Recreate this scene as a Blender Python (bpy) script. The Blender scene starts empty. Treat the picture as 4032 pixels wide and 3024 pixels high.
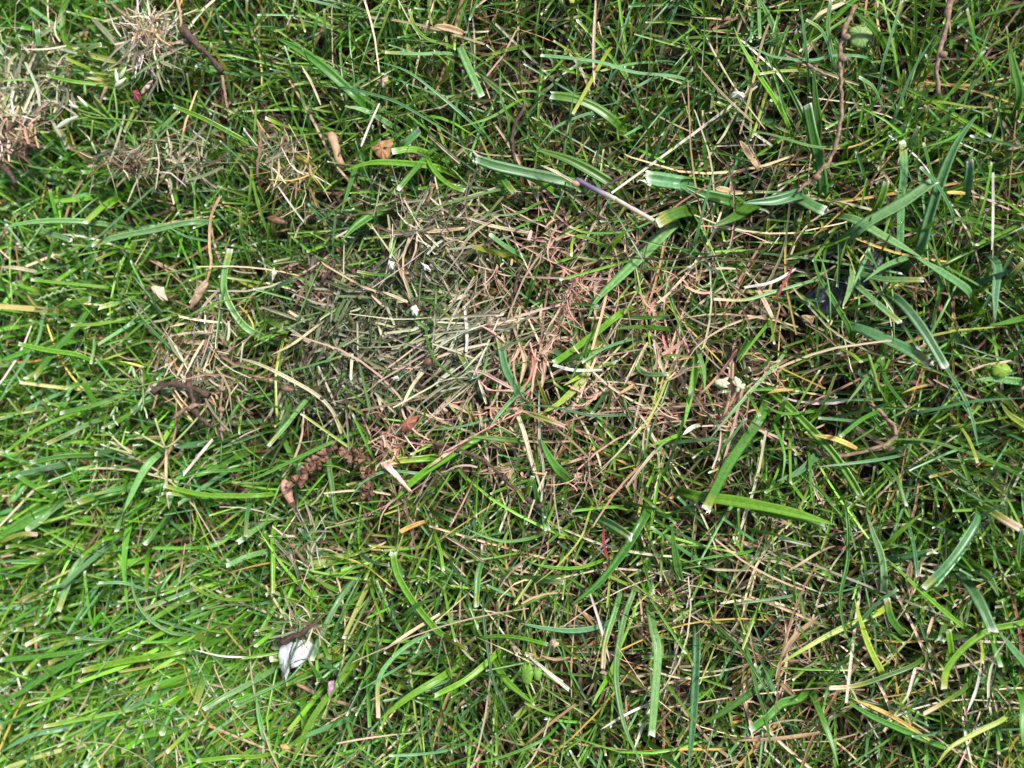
import bpy, math, random
import numpy as np

# ------------------------------------------------------------------ camera, sky, sun, exposure
scene = bpy.context.scene
col = scene.collection
R = math.radians
rng = np.random.default_rng(7)
random.seed(7)

TILT, DIST, ZF = R(10.0), 0.205, 0.016
cam_d = bpy.data.cameras.new('camera'); cam = bpy.data.objects.new('camera', cam_d); col.objects.link(cam)
cam_d.lens = 26.0; cam_d.sensor_width = 36.0; cam_d.clip_start = 0.002; cam_d.clip_end = 200.0
CAM = np.array([DIST * math.sin(TILT), 0.0, ZF + DIST * math.cos(TILT)])
cam.location = CAM; cam.rotation_euler = (0, TILT, 0)
cam_d.dof.use_dof = True; cam_d.dof.focus_distance = DIST - 0.006; cam_d.dof.aperture_fstop = 8.5
scene.camera = cam

SUN_EL, SUN_AZ = R(50), R(52)
world = bpy.data.worlds.new('World'); scene.world = world; world.use_nodes = True
wn = world.node_tree.nodes; wl = world.node_tree.links
sky = wn.new('ShaderNodeTexSky'); sky.sky_type = 'NISHITA'; sky.sun_disc = False
sky.sun_elevation = SUN_EL; sky.sun_rotation = SUN_AZ
sky.air_density = 1.0; sky.dust_density = 2.5; sky.ozone_density = 1.0
wl.new(sky.outputs['Color'], wn['Background'].inputs['Color'])
wn['Background'].inputs['Strength'].default_value = 0.085

sun_d = bpy.data.lights.new('sun', 'SUN'); sun = bpy.data.objects.new('sun', sun_d); col.objects.link(sun)
sun_d.energy = 3.6; sun_d.angle = R(8); sun_d.color = (1.0, 0.972, 0.91)
sun.rotation_euler = (R(90) - SUN_EL, 0, R(180) - SUN_AZ)

scene.view_settings.view_transform = 'Standard'; scene.view_settings.look = 'None'
scene.view_settings.gamma = 1.0; scene.view_settings.use_curve_mapping = False
scene.view_settings.exposure = 0.98
scene.render.engine = 'CYCLES'
scene.cycles.max_bounces = 7; scene.cycles.diffuse_bounces = 3; scene.cycles.glossy_bounces = 3
scene.cycles.transmission_bounces = 5; scene.cycles.transparent_max_bounces = 4
scene.cycles.use_denoising = True
scene.cycles.denoising_input_passes = 'RGB_ALBEDO_NORMAL'

# ------------------------------------------------------------------ picture <-> place
FPX = 4032 * 26.0 / 36.0
ct, st = math.cos(TILT), math.sin(TILT)
def P(u, v, h=0.016):
    """the point at height h seen at photograph pixel (u, v) of 4032 x 3024"""
    a = (u - 2016.0) / FPX; b = (1512.0 - v) / FPX
    d = np.array([ct * a - st, b, -st * a - ct])
    k = (h - CAM[2]) / d[2]
    return CAM + d * k
def UV(x, y, h=0.012):
    q = np.stack([x - CAM[0], y - CAM[1], np.full_like(x, h) - CAM[2]], -1)
    xc = q[:, 0] * ct - q[:, 2] * st; zc = -(q[:, 0] * st + q[:, 2] * ct)
    return 2016 + FPX * xc / zc, 1512 - FPX * q[:, 1] / zc
MM = 0.001
PXM = DIST / FPX                     # metres per photograph pixel at the lawn

# ------------------------------------------------------------------ materials
def nodemat(name):
    m = bpy.data.materials.new(name); m.use_nodes = True
    nt = m.node_tree; nt.nodes.clear()
    out = nt.nodes.new('ShaderNodeOutputMaterial')
    return m, nt, out
def nd(nt, kind, **kw):
    n = nt.nodes.new(kind)
    for k, v in kw.items():
        if k.startswith('i_'): n.inputs[k[2:].replace('_', ' ')].default_value = v
        else: setattr(n, k, v)
    return n
def leaf_material(name, trans, rough, stripes, spec, mott, bump, trans_tint=(1.45, 1.25, 0.35)):
    m, nt, out = nodemat(name); L = nt.links.new
    at = nd(nt, 'ShaderNodeAttribute', attribute_name='col')
    bp = nd(nt, 'ShaderNodeAttribute', attribute_name='bpos')
    sx = nd(nt, 'ShaderNodeSeparateXYZ'); L(bp.outputs['Vector'], sx.inputs[0])
    # veins running along the blade
    mu = nd(nt, 'ShaderNodeMath', operation='MULTIPLY'); L(sx.outputs['X'], mu.inputs[0]); mu.inputs[1].default_value = 2 * math.pi * stripes
    sn = nd(nt, 'ShaderNodeMath', operation='SINE'); L(mu.outputs[0], sn.inputs[0])
    # mottling that is long along the blade
    sc = nd(nt, 'ShaderNodeVectorMath', operation='MULTIPLY'); L(bp.outputs['Vector'], sc.inputs[0]); sc.inputs[1].default_value = (2.2, 5.0, 37.0)
    nz = nd(nt, 'ShaderNodeTexNoise', i_Scale=1.0, i_Detail=3.0, i_Roughness=0.65); L(sc.outputs[0], nz.inputs['Vector'])
    mr = nd(nt, 'ShaderNodeMapRange'); L(nz.outputs['Fac'], mr.inputs['Value'])
    mr.inputs['From Min'].default_value = 0.25; mr.inputs['From Max'].default_value = 0.75
    mr.inputs['To Min'].default_value = 1 - mott; mr.inputs['To Max'].default_value = 1 + mott
    m2 = nd(nt, 'ShaderNodeMath', operation='MULTIPLY_ADD'); L(sn.outputs[0], m2.inputs[0]); m2.inputs[1].default_value = 0.08; L(mr.outputs[0], m2.inputs[2])
    vm = nd(nt, 'ShaderNodeVectorMath', operation='SCALE'); L(at.outputs['Color'], vm.inputs[0]); L(m2.outputs[0], vm.inputs['Scale'])
    pb = nd(nt, 'ShaderNodeBsdfPrincipled'); L(vm.outputs[0], pb.inputs['Base Color'])
    pb.inputs['Roughness'].default_value = rough; pb.inputs['Specular IOR Level'].default_value = spec
    if bump:
        b = nd(nt, 'ShaderNodeBump', i_Strength=bump, i_Distance=0.00008); L(sn.outputs[0], b.inputs['Height']); L(b.outputs[0], pb.inputs['Normal'])
    tr = nd(nt, 'ShaderNodeBsdfTranslucent')
    tt = nd(nt, 'ShaderNodeVectorMath', operation='MULTIPLY'); L(vm.outputs[0], tt.inputs[0]); tt.inputs[1].default_value = trans_tint
    L(tt.outputs[0], tr.inputs['Color'])
    mx = nd(nt, 'ShaderNodeMixShader'); mx.inputs[0].default_value = trans
    L(pb.outputs[0], mx.inputs[1]); L(tr.outputs[0], mx.inputs[2]); L(mx.outputs[0], out.inputs['Surface'])
    return m
M = {}
M['leaf'] = leaf_material('living_grass', 0.34, 0.36, 3.0, 0.42, 0.26, 0.25)
M['fine'] = leaf_material('fine_grass', 0.26, 0.34, 1.0, 0.48, 0.18, 0.0)
M['dry'] = leaf_material('dead_grass', 0.20, 0.62, 2.0, 0.30, 0.30, 0.4, (1.1, 1.0, 0.8))
M['fungus'] = leaf_material('pink_fungus', 0.25, 0.7, 1.0, 0.25, 0.25, 0.0, (1.1, 0.9, 0.8))
def rough_material(name, c1, c2, scale, rough, bump, bdist=0.0004, detail=6, spec=0.3, stretch=(1, 1, 1)):
    m, nt, out = nodemat(name); L = nt.links.new
    tc = nd(nt, 'ShaderNodeTexCoord'); mp = nd(nt, 'ShaderNodeMapping'); L(tc.outputs['Object'], mp.inputs['Vector'])
    mp.inputs['Scale'].default_value = stretch
    nz = nd(nt, 'ShaderNodeTexNoise', i_Scale=scale, i_Detail=detail, i_Roughness=0.65); L(mp.outputs[0], nz.inputs['Vector'])
    cr = nd(nt, 'ShaderNodeValToRGB'); L(nz.outputs['Fac'], cr.inputs[0])
    cr.color_ramp.elements[0].position = 0.32; cr.color_ramp.elements[0].color = (*c1, 1)
    cr.color_ramp.elements[1].position = 0.70; cr.color_ramp.elements[1].color = (*c2, 1)
    pb = nd(nt, 'ShaderNodeBsdfPrincipled'); L(cr.outputs[0], pb.inputs['Base Color']); pb.inputs['Roughness'].default_value = rough
    pb.inputs['Specular IOR Level'].default_value = spec
    b = nd(nt, 'ShaderNodeBump', i_Strength=bump, i_Distance=bdist); L(nz.outputs['Fac'], b.inputs['Height']); L(b.outputs[0], pb.inputs['Normal'])
    L(pb.outputs[0], out.inputs['Surface'])
    return m
M['twig'] = rough_material('root_bark', (0.10, 0.055, 0.035), (0.36, 0.24, 0.17), 900, 0.85, 0.8)
M['darktwig'] = rough_material('dark_bark', (0.028, 0.018, 0.014), (0.12, 0.075, 0.055), 900, 0.8, 0.8)
M['husk'] = rough_material('brown_husk', (0.06, 0.026, 0.016), (0.27, 0.15, 0.10), 500, 0.5, 0.6)
M['bud'] = rough_material('pinkish_bud', (0.36, 0.17, 0.12), (0.55, 0.31, 0.24), 1200, 0.7, 0.6)
M['stub'] = rough_material('smooth_twig', (0.30, 0.17, 0.10), (0.46, 0.29, 0.19), 400, 0.7, 0.4)
M['flake'] = rough_material('white_flake', (0.26, 0.29, 0.30), (0.70, 0.72, 0.72), 420, 0.6, 0.8, stretch=(1, 0.35, 1))
M['stone'] = rough_material('black_stone', (0.003, 0.004, 0.006), (0.014, 0.017, 0.026), 420, 0.40, 1.0, 0.0006, spec=0.5, stretch=(0.16, 1.6, 1))
M['cream'] = rough_material('cream_floret', (0.36, 0.34, 0.20), (0.58, 0.55, 0.40), 700, 0.7, 0.3)
def water_material():
    m, nt, out = nodemat('water')
    g = nd(nt, 'ShaderNodeBsdfGlass', i_Roughness=0.0, i_IOR=1.33); nt.links.new(g.outputs[0], out.inputs['Surface']); return m
M['water'] = water_material()
def ground_material():
    m, nt, out = nodemat('soil'); L = nt.links.new
    tc = nd(nt, 'ShaderNodeTexCoord')
    nz = nd(nt, 'ShaderNodeTexNoise', i_Scale=350.0, i_Detail=8.0, i_Roughness=0.7); L(tc.outputs['Object'], nz.inputs['Vector'])
    cr = nd(nt, 'ShaderNodeValToRGB'); L(nz.outputs['Fac'], cr.inputs[0])
    cr.color_ramp.elements[0].color = (0.010, 0.007, 0.005, 1); cr.color_ramp.elements[1].color = (0.050, 0.036, 0.025, 1)
    n2 = nd(nt, 'ShaderNodeTexNoise', i_Scale=6.0, i_Detail=10.0, i_Roughness=0.75); L(tc.outputs['Object'], n2.inputs['Vector'])
    c2 = nd(nt, 'ShaderNodeValToRGB'); L(n2.outputs['Fac'], c2.inputs[0])
    c2.color_ramp.elements[0].color = (0.030, 0.060, 0.014, 1); c2.color_ramp.elements[1].color = (0.085, 0.125, 0.040, 1)
    ln = nd(nt, 'ShaderNodeVectorMath', operation='LENGTH'); L(tc.outputs['Object'], ln.inputs[0])
    mr = nd(nt, 'ShaderNodeMapRange'); L(ln.outputs['Value'], mr.inputs['Value']); mr.inputs['From Min'].default_value = 0.7; mr.inputs['From Max'].default_value = 1.1
    mx = nd(nt, 'ShaderNodeMix', data_type='RGBA'); L(mr.outputs[0], mx.inputs[0]); L(cr.outputs[0], mx.inputs[6]); L(c2.outputs[0], mx.inputs[7])
    pb = nd(nt, 'ShaderNodeBsdfPrincipled', i_Roughness=0.95); L(mx.outputs[2], pb.inputs['Base Color'])
    b = nd(nt, 'ShaderNodeBump', i_Strength=1.0, i_Distance=0.002); L(nz.outputs['Fac'], b.inputs['Height']); L(b.outputs[0], pb.inputs['Normal'])
    L(pb.outputs[0], out.inputs['Surface'])
    return m
M['soil'] = ground_material()

# ------------------------------------------------------------------ mesh helpers
def mesh(name, V, F, mat, C=None, B=None, smooth=True):
    V = np.asarray(V, np.float32).reshape(-1, 3)
    me = bpy.data.meshes.new(name)
    if isinstance(F, np.ndarray):
        n, k = F.shape
        me.vertices.add(len(V)); me.vertices.foreach_set('co', V.ravel())
        me.loops.add(n * k); me.loops.foreach_set('vertex_index', F.astype(np.int32).ravel())
        me.polygons.add(n); me.polygons.foreach_set('loop_start', np.arange(0, n * k, k, dtype=np.int32))
    else:
        me.from_pydata([tuple(p) for p in V.tolist()], [], F)
    me.update(calc_edges=True)
    if C is not None:
        C = np.asarray(C, np.float32)
        a = me.attributes.new('col', 'FLOAT_COLOR', 'POINT')
        a.data.foreach_set('color', np.concatenate([C, np.ones((len(C), 1), np.float32)], 1).ravel())
    if B is not None:
        a = me.attributes.new('bpos', 'FLOAT_VECTOR', 'POINT'); a.data.foreach_set('vector', np.asarray(B, np.float32).ravel())
    if smooth: me.polygons.foreach_set('use_smooth', np.ones(len(me.polygons), dtype=bool))
    me.validate()
    me.materials.append(mat)
    return me
def obj(name, me, parent=None, label=None, cat=None, group=None, kind=None, loc=None):
    o = bpy.data.objects.new(name, me); col.objects.link(o)
    if parent is not None: o.parent = parent
    if loc is not None: o.location = loc
    if label: o['label'] = label
    if cat: o['category'] = cat
    if group: o['group'] = group
    if kind: o['kind'] = kind
    return o
def smoothstep(a, b, x):
    t = np.clip((x - a) / (b - a), 0, 1); return t * t * (3 - 2 * t)
def norm(v): return v / np.maximum(np.linalg.norm(v, axis=-1, keepdims=True), 1e-9)

# ------------------------------------------------------------------ the ground
gx = np.concatenate([[-60, -20, -6, -2], np.linspace(-0.9, 0.9, 61), [2, 6, 20, 60]])
GX, GY = np.meshgrid(gx, gx, indexing='ij')
GZ = 0.0016 * np.sin(GX * 61 + 1.3) * np.cos(GY * 53) + 0.0012 * np.sin(GX * 143 + GY * 97)
GZ = np.where((abs(GX) < 0.9) & (abs(GY) < 0.9), GZ, 0) - 0.001
n = len(gx); idx = np.arange(n * n).reshape(n, n)
F = np.stack([idx[:-1, :-1], idx[1:, :-1], idx[1:, 1:], idx[:-1, 1:]], -1).reshape(-1, 4)
obj('ground', mesh('ground', np.stack([GX, GY, GZ], -1), F, M['soil']), kind='structure')

# ------------------------------------------------------------------ where what grows (photograph pixels)
def ell(U, V, cx, cy, rx, ry, soft=0.5):
    d = np.sqrt(((U - cx) / rx) ** 2 + ((V - cy) / ry) ** 2)
    return 1 - smoothstep(1 - soft, 1 + soft, d)
def z_mat(U, V):
    return np.maximum.reduce([ell(U, V, 1440, 1270, 300, 230), ell(U, V, 1080, 1290, 150, 130) * 0.45, ell(U, V, 1650, 1200, 190, 200), ell(U, V, 1330, 1540, 280, 110) * 0.8, ell(U, V, 800, 1480, 110, 130) * 0.4])
def z_pink(U, V):
    return np.maximum.reduce([ell(U, V, 2260, 1380, 620, 470), ell(U, V, 1800, 1680, 420, 290), ell(U, V, 2850, 1640, 190, 170), ell(U, V, 2450, 1050, 480, 250)])
def z_lush(U, V):
    return np.maximum(1 - smoothstep(450, 1250, U - 0.25 * (V - 1500)), smoothstep(1900, 2300, V) * (1 - smoothstep(1100, 1700, U)))
def z_straw(U, V):
    return np.maximum.reduce([ell(U, V, 3050, 2550, 900, 520, 0.5), ell(U, V, 2500, 2250, 500, 400, 0.5) * 0.7, ell(U, V, 3350, 700, 600, 500, 0.5) * 0.45])
def z_bare(U, V):   # over the stone, the flake and the round leaves the lawn is thin
    return np.maximum.reduce([0.9 * ell(U, V, 3240, 1190, 130, 100, 0.15), 0.55 * ell(U, V, 3400, 1070, 90, 65, 0.15), 0.75 * ell(U, V, 1170, 2590, 75, 75, 0.2), ell(U, V, 3390, 140, 60, 55, 0.2), ell(U, V, 3945, 1455, 60, 45, 0.2),
                              ell(U, V, 2095, 2650, 60, 60, 0.2), ell(U, V, 1250, 1770, 140, 60, 0.2) * 0.9, ell(U, V, 1440, 1910, 50, 130, 0.2) * 0.9])

PAL = dict(g=(0.090, 0.240, 0.034), b=(0.118, 0.270, 0.105), y=(0.155, 0.345, 0.028), d=(0.072, 0.180, 0.020), p=(0.175, 0.345, 0.115),
           s=(0.560, 0.470, 0.290), t=(0.400, 0.270, 0.150), w=(0.640, 0.600, 0.510), o=(0.460, 0.310, 0.090), k=(0.540, 0.350, 0.260),
           v=(0.210, 0.150, 0.340), r=(0.300, 0.050, 0.070), m=(0.165, 0.195, 0.105), n=(0.210, 0.110, 0.055), l=(0.330, 0.420, 0.060), e=(0.300, 0.225, 0.150))
TIPW = np.array((0.82, 0.83, 0.76))

# ------------------------------------------------------------------ many thin blades in one mesh
def ribbons(pos, L, th0, bend, phi, dphi, w, roll, fold, C0, C1, cut, K=6, z0=None, zcut=None, tipcol=None, name='grass', mat=None):
    """pos (N,2) roots, th0 lean from upright, bend added along the length; zcut = mowing height"""
    N = len(L); s = np.linspace(0, 1, K + 1)
    if z0 is None: z0 = np.full(N, -0.0008)
    def curve(Lf):
        ss = s[None, :] * Lf[:, None]
        t = ss / L[:, None]
        th = th0[:, None] + bend[:, None] * t ** 1.3; ph = phi[:, None] + dphi[:, None] * t
        D = np.stack([np.sin(th) * np.cos(ph), np.sin(th) * np.sin(ph), np.cos(th)], -1)
        ds = np.diff(ss, axis=1)[..., None]
        Pt = np.concatenate([np.zeros((N, 1, 3)), np.cumsum(0.5 * (D[:, 1:] + D[:, :-1]) * ds, 1)], 1)
        return Pt, D
    Lf = L.copy(); Pt, D = curve(Lf)
    if zcut is not None:
        over = Pt[..., 2] > (zcut - z0)[:, None]
        first = np.where(over.any(1), over.argmax(1), K)
        fi = np.maximum(first, 1); ar = np.arange(N)
        za, zb = Pt[ar, fi - 1, 2], Pt[ar, fi, 2]
        f = np.where(over.any(1), np.clip((zcut - z0 - za) / np.maximum(zb - za, 1e-6), 0, 1), 1.0)
        Lf = np.maximum(L * (fi - 1 + f) / K, 0.006); cut = cut | over.any(1)
        # ring spacing: a short last ring for the cut end
        Pt, D = curve(Lf)
    s = s.copy(); s[-2] = 0.968 if K > 2 else s[-2]
    Pt, D = curve(Lf)
    Pt[..., 0] += pos[:, None, 0]; Pt[..., 1] += pos[:, None, 1]; Pt[..., 2] += z0[:, None]
    side = np.stack([-np.sin(phi), np.cos(phi), np.zeros(N)], -1)[:, None, :] * np.ones((1, K + 1, 1))
    nrm = norm(np.cross(D, side)); rr = (roll[:, None] + 0.5 * (rng.random((N, 1)) - 0.5) * s[None, :])[..., None]
    W = side * np.cos(rr) + nrm * np.sin(rr); Nn = -side * np.sin(rr) + nrm * np.cos(rr)
    prof_c = np.interp(s, [0, 0.25, 0.8, 1], [0.7, 1, 0.92, 0.8]); prof_p = np.interp(s, [0, 0.25, 0.6, 0.9, 1], [0.7, 1, 0.8, 0.32, 0.04])
    pw = np.where(cut[:, None], prof_c[None], prof_p[None]) * w[:, None] * 0.5
    fo = (fold[:, None] * pw)[..., None]
    V = np.stack([Pt + W * pw[..., None], Pt - Nn * fo, Pt - W * pw[..., None]], 2)       # N, K+1, 3, 3
    jag = (rng.random((N, 3)) - 0.35) * w[:, None] * 0.9 * cut[:, None]
    V[:, -1] += D[:, -1][:, None, :] * jag[..., None]
    C = C0[:, None, :] * (1 - s[None, :, None]) + C1[:, None, :] * s[None, :, None]
    if tipcol is not None:
        C[:, -1] = np.where(cut[:, None], tipcol, C[:, -1])
        m = (cut & (rng.random(N) < 0.22))[:, None]
        C[:, -2] = np.where(m, 0.6 * C[:, -2] + 0.4 * np.array((0.50, 0.42, 0.13)), C[:, -2])
    Cc = np.repeat(C[:, :, None, :], 3, 2) * np.array([1.0, 0.93, 1.0])[None, None, :, None]
    B = np.zeros((N, K + 1, 3, 3)); B[..., 0] = np.array([0, .5, 1])[None, None]; B[..., 1] = s[None, :, None]; B[..., 2] = rng.random(N)[:, None, None]
    base = (np.arange(N) * (K + 1) * 3)[:, None, None]; k = np.arange(K)[None, :, None] * 3; j = np.arange(2)[None, None, :]
    a = base + k + j
    F = np.stack([a, a + 1, a + 4, a + 3], -1).reshape(-1, 4)
    return mesh(name, V.reshape(-1, 3), F, mat, Cc.reshape(-1, 3), B.reshape(-1, 3))

def pick(N, entries):
    """colours drawn from (weight, rgb, spread)"""
    p = np.array([e[0] for e in entries], float); p /= p.sum()
    k = rng.choice(len(entries), N, p=p)
    c = np.array([e[1] for e in entries])[k]; sp = np.array([e[2] for e in entries])[k]
    f = np.exp(rng.normal(0, 1, (N, 1)) * sp[:, None]) * np.exp(rng.normal(0, 0.07, (N, 3)))
    return c * f

GREENS = [(4, (0.080, 0.205, 0.026), .28), (3.4, (0.120, 0.270, 0.030), .26), (2.2, (0.095, 0.235, 0.088), .24), (1.0, (0.150, 0.320, 0.035), .2), (0.4, (0.30, 0.37, 0.07), .2)]
LUSHG = [(4, (0.094, 0.258, 0.024), .28), (3, (0.145, 0.345, 0.030), .26), (1.8, (0.115, 0.290, 0.105), .2), (0.3, (0.42, 0.42, 0.14), .2)]
DEADS = [(3.5, (0.210, 0.145, 0.088), .35), (2.6, (0.170, 0.090, 0.045), .35), (1.6, (0.340, 0.260, 0.160), .3), (2.4, (0.070, 0.050, 0.034), .35), (0.5, (0.34, 0.21, 0.07), .25), (2.6, (0.055, 0.100, 0.024), .35)]

def area(n, x0, x1, y0, y1): return np.stack([rng.uniform(x0, x1, n), rng.uniform(y0, y1, n)], -1)
X0, X1, Y0, Y1 = -0.245, 0.185, -0.165, 0.165

def tufts(n, per, spread, x0=X0, x1=X1, y0=Y0, y1=Y1):
    c = area(n, x0, x1, y0, y1); k = rng.integers(per[0], per[1], n)
    i = np.repeat(np.arange(n), k); off = rng.normal(0, spread, (len(i), 2))
    return c[i] + off, i, np.arctan2(off[:, 1], off[:, 0]), c

def grow_fine(ntuft, name, zones=True, box=(X0, X1, Y0, Y1)):
    pos, ti, out, c = tufts(ntuft, (4, 11), 0.0032, *box)
    U, V = UV(pos[:, 0], pos[:, 1])
    if zones:
        keep = rng.random(len(pos)) < (1 - 0.78 * z_mat(U, V)) * (1 - 0.54 * z_pink(U, V)) * (1 - 0.35 * z_straw(U, V)) * (1 - z_bare(U, V)) * (1 - 0.15 * z_lush(U, V))
        pos, ti, out, U, V = pos[keep], ti[keep], out[keep], U[keep], V[keep]
    N = len(pos); lush = z_lush(U, V)[:, None] if zones else np.zeros((N, 1))
    tl = rng.normal(0, 0.30, (ntuft, 2))[ti]
    phi = out + rng.normal(0, 0.9, N)
    L = rng.uniform(0.022, 0.068, N); th0 = np.abs(rng.normal(0.52, 0.32, N)); bend = rng.gamma(2.0, 0.36, N)
    w = np.clip(rng.normal(0.00070, 0.00015, N), 0.0004, 0.0013)
    C = np.where(rng.random((N, 1)) < lush, pick(N, LUSHG), pick(N, GREENS))
    tipc = np.where(rng.random((N, 1)) < 0.5, TIPW, np.where(rng.random((N, 1)) < 0.6, (0.50, 0.40, 0.24), (0.22, 0.15, 0.08))) * rng.uniform(0.55, 1.05, (N, 1))
    zc = rng.normal(0.0185, 0.0022, N)
    me = ribbons(pos, L, th0, bend, phi, rng.normal(0, 0.35, N), w, rng.normal(0, 0.5, N), rng.uniform(0.3, 0.9, N), C * 0.9 + 0.03 * np.array((1, .9, .3)), C, rng.random(N) < 0.35, 7, None, zc, tipc, name, M['fine'])
    return me
def grow_broad(n, name, zones=True, box=(X0, X1, Y0, Y1)):
    pos, ti, out, c = tufts(n, (2, 6), 0.0035, *box)
    U, V = UV(pos[:, 0], pos[:, 1])
    if zones:
        lu = z_lush(U, V)
        keep = rng.random(len(pos)) < (0.06 + 0.72 * lu) * (1 - 0.96 * z_mat(U, V)) * (1 - 0.4 * z_pink(U, V)) * (1 - z_bare(U, V))
        pos, ti, out, U, V = pos[keep], ti[keep], out[keep], U[keep], V[keep]
    N = len(pos); lush = z_lush(U, V)[:, None] if zones else np.full((N, 1), 0.3)
    phi = out + rng.normal(0, 0.9, N)
    comb = R(205) + rng.normal(0, 0.45, N)
    phi = np.where(rng.random(N) < 0.42 * lush[:, 0] * smoothstep(900, 2000, V), comb, phi)
    L = rng.uniform(0.024, 0.060, N); th0 = np.abs(rng.normal(0.45, 0.25, N)); bend = rng.gamma(2.0, 0.32, N)
    w = np.clip(rng.normal(0.00122, 0.00048, N), 0.0006, 0.0028)
    C = np.where(rng.random((N, 1)) < lush, pick(N, LUSHG), pick(N, GREENS))
    tipc = np.where(rng.random((N, 1)) < 0.5, TIPW, np.where(rng.random((N, 1)) < 0.6, (0.52, 0.42, 0.24), (0.22, 0.15, 0.08))) * rng.uniform(0.55, 1.0, (N, 1))
    return ribbons(pos, L, th0, bend, phi, rng.normal(0, 0.3, N), w, rng.normal(0, 0.5, N), rng.uniform(0.1, 0.55, N), C, C * 1.05, rng.random(N) < 0.4, 7, None, rng.normal(0.020, 0.0025, N), tipc, name, M['leaf'])
def lying(n, name, pal, zlo, zhi, Lr, wr, mat, weight=None, box=(X0, X1, Y0, Y1), K=4, bendy=0.5, heap=None):
    pos = area(n, *box); U, V = UV(pos[:, 0], pos[:, 1])
    if weight is not None:
        k = rng.random(n) < weight(U, V); pos, U, V = pos[k], U[k], V[k]
    N = len(pos); L = rng.uniform(*Lr, N) * rng.uniform(0.6, 1, N); w = rng.uniform(*wr, N)
    phi = rng.uniform(0, 2 * math.pi, N); th0 = R(90) + rng.normal(0, 0.16, N); z0 = rng.uniform(zlo, zhi, N)
    if heap is not None: z0 = z0 + heap(U, V) * rng.random(N) ** 0.6
    C = pick(N, pal)
    return ribbons(pos, L, th0, rng.normal(0, 0.22, N), phi, rng.normal(0, bendy, N), w, rng.normal(0, 0.55, N), rng.uniform(0.1, 0.8, N), C, C * rng.uniform(0.75, 1.2, (N, 1)), rng.random(N) < 0.7, K, z0, None, None, name, mat)

obj('fine_grass', grow_fine(2700, 'fine_grass'), label='fine narrow green lawn grass with white mown tips all over the lawn', cat='grass', kind='stuff')
obj('broad_grass', grow_broad(2200, 'broad_grass'), label='broader bright green lawn grass, thickest round the white flake', cat='grass', kind='stuff')
obj('dead_thatch', lying(12000, 'dead_thatch', DEADS, 0.0008, 0.0085, (0.010, 0.036), (0.0004, 0.0011), M['dry'], lambda U, V: (1 - 0.92 * z_bare(U, V)) * (1 - 0.45 * z_lush(U, V))), label='brown and tan dead grass thatch lying under the green blades', cat='thatch', kind='stuff')
PINKS = [(4, (0.440, 0.330, 0.225), .25), (2.6, (0.540, 0.345, 0.260), .22), (2.5, (0.540, 0.450, 0.310), .22), (1.2, (0.580, 0.300, 0.245), .2), (2.6, (0.22, 0.15, 0.09), .3)]
obj('dead_straw', lying(16000, 'dead_straw', PINKS, 0.004, 0.0190, (0.016, 0.052), (0.0003, 0.0008), M['dry'], lambda U, V: np.maximum(0.62 * z_pink(U, V) * (1 - 0.7 * z_mat(U, V)), 0.0) * (1 - z_bare(U, V)), K=6, bendy=0.9), label='pale pinkish straw of dead blades in the diseased patch', cat='straw', kind='stuff')
STRAWS = [(4, (0.500, 0.380, 0.240), .25), (3, (0.600, 0.520, 0.380), .2), (2, (0.360, 0.210, 0.120), .25), (1, (0.55, 0.38, 0.10), .2)]
obj('dry_straw', lying(9000, 'dry_straw', STRAWS, 0.004, 0.0170, (0.016, 0.055), (0.0003, 0.0008), M['dry'], lambda U, V: (0.12 + 0.75 * z_straw(U, V) + 0.12 * z_lush(U, V)) * (1 - z_bare(U, V)) * (1 - z_mat(U, V)), K=6, bendy=0.8), label='dry straw coloured stems woven between the green blades', cat='straw', kind='stuff')
CLIPS = [(4, (0.130, 0.170, 0.080), .32), (3, (0.080, 0.125, 0.044), .32), (2.6, (0.270, 0.265, 0.175), .28), (2.0, (0.450, 0.410, 0.285), .25), (1.8, (0.075, 0.050, 0.034), .3), (0.8, (0.100, 0.200, 0.055), .2)]
def heap(U, V): return 0.0145 * z_mat(U, V)
obj('mown_clippings', lying(15000, 'mown_clippings', CLIPS, 0.003, 0.006, (0.004, 0.017), (0.0003, 0.0011), M['dry'], lambda U, V: np.clip(z_mat(U, V) ** 1.3, 0, 1), box=(-0.145, 0.0, -0.03, 0.06), heap=heap, K=3, bendy=0.35), label='mat of dull grey green mown clippings beside the pink patch', cat='clippings', kind='stuff')

# ------------------------------------------------------------------ single blades and stems
TILES = {c: (1344 * (i % 3), 1008 * (i // 3)) for i, c in enumerate('ABCDEFGHI')}
SC = 1344 / 2212.0
def tp(tile, x, y): return TILES[tile][0] + x * SC, TILES[tile][1] + y * SC

LAND = [('the black stone shard', 3290, 1130), ('the white papery flake', 1170, 2580), ('the pale round leaf behind the long root', 3390, 150), ('the lime round leaf', 3940, 1460),
        ('the cream withered florets', 2870, 1510), ('the brown scaly seed spikes', 1300, 1790), ('the pinkish swollen bud', 1130, 1930), ('the clipping mat', 1250, 1280),
        ('the coral fungus threads', 2120, 1420), ('the shaggy straw tuft', 610, 140), ('the purple stem', 2400, 740), ('the long brown root', 3290, 500), ('the short brown root', 3700, 250),
        ('the brown seed pod', 1090, 870), ('the flowering grass stalk', 560, 1560), ('the dark red scrap', 535, 370), ('the tan twig stub', 1320, 580), ('the oval weed leaves', 2090, 2650),
        ('the looped fuzzy root', 3380, 1740), ('the crisp brown leaf', 1500, 600), ('the curled red-brown leaf', 1600, 1660), ('the mauve petal', 1300, 2710), ('the grey twig with buds', 1900, 1850), ('the green seed spike', 820, 1210)]
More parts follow.
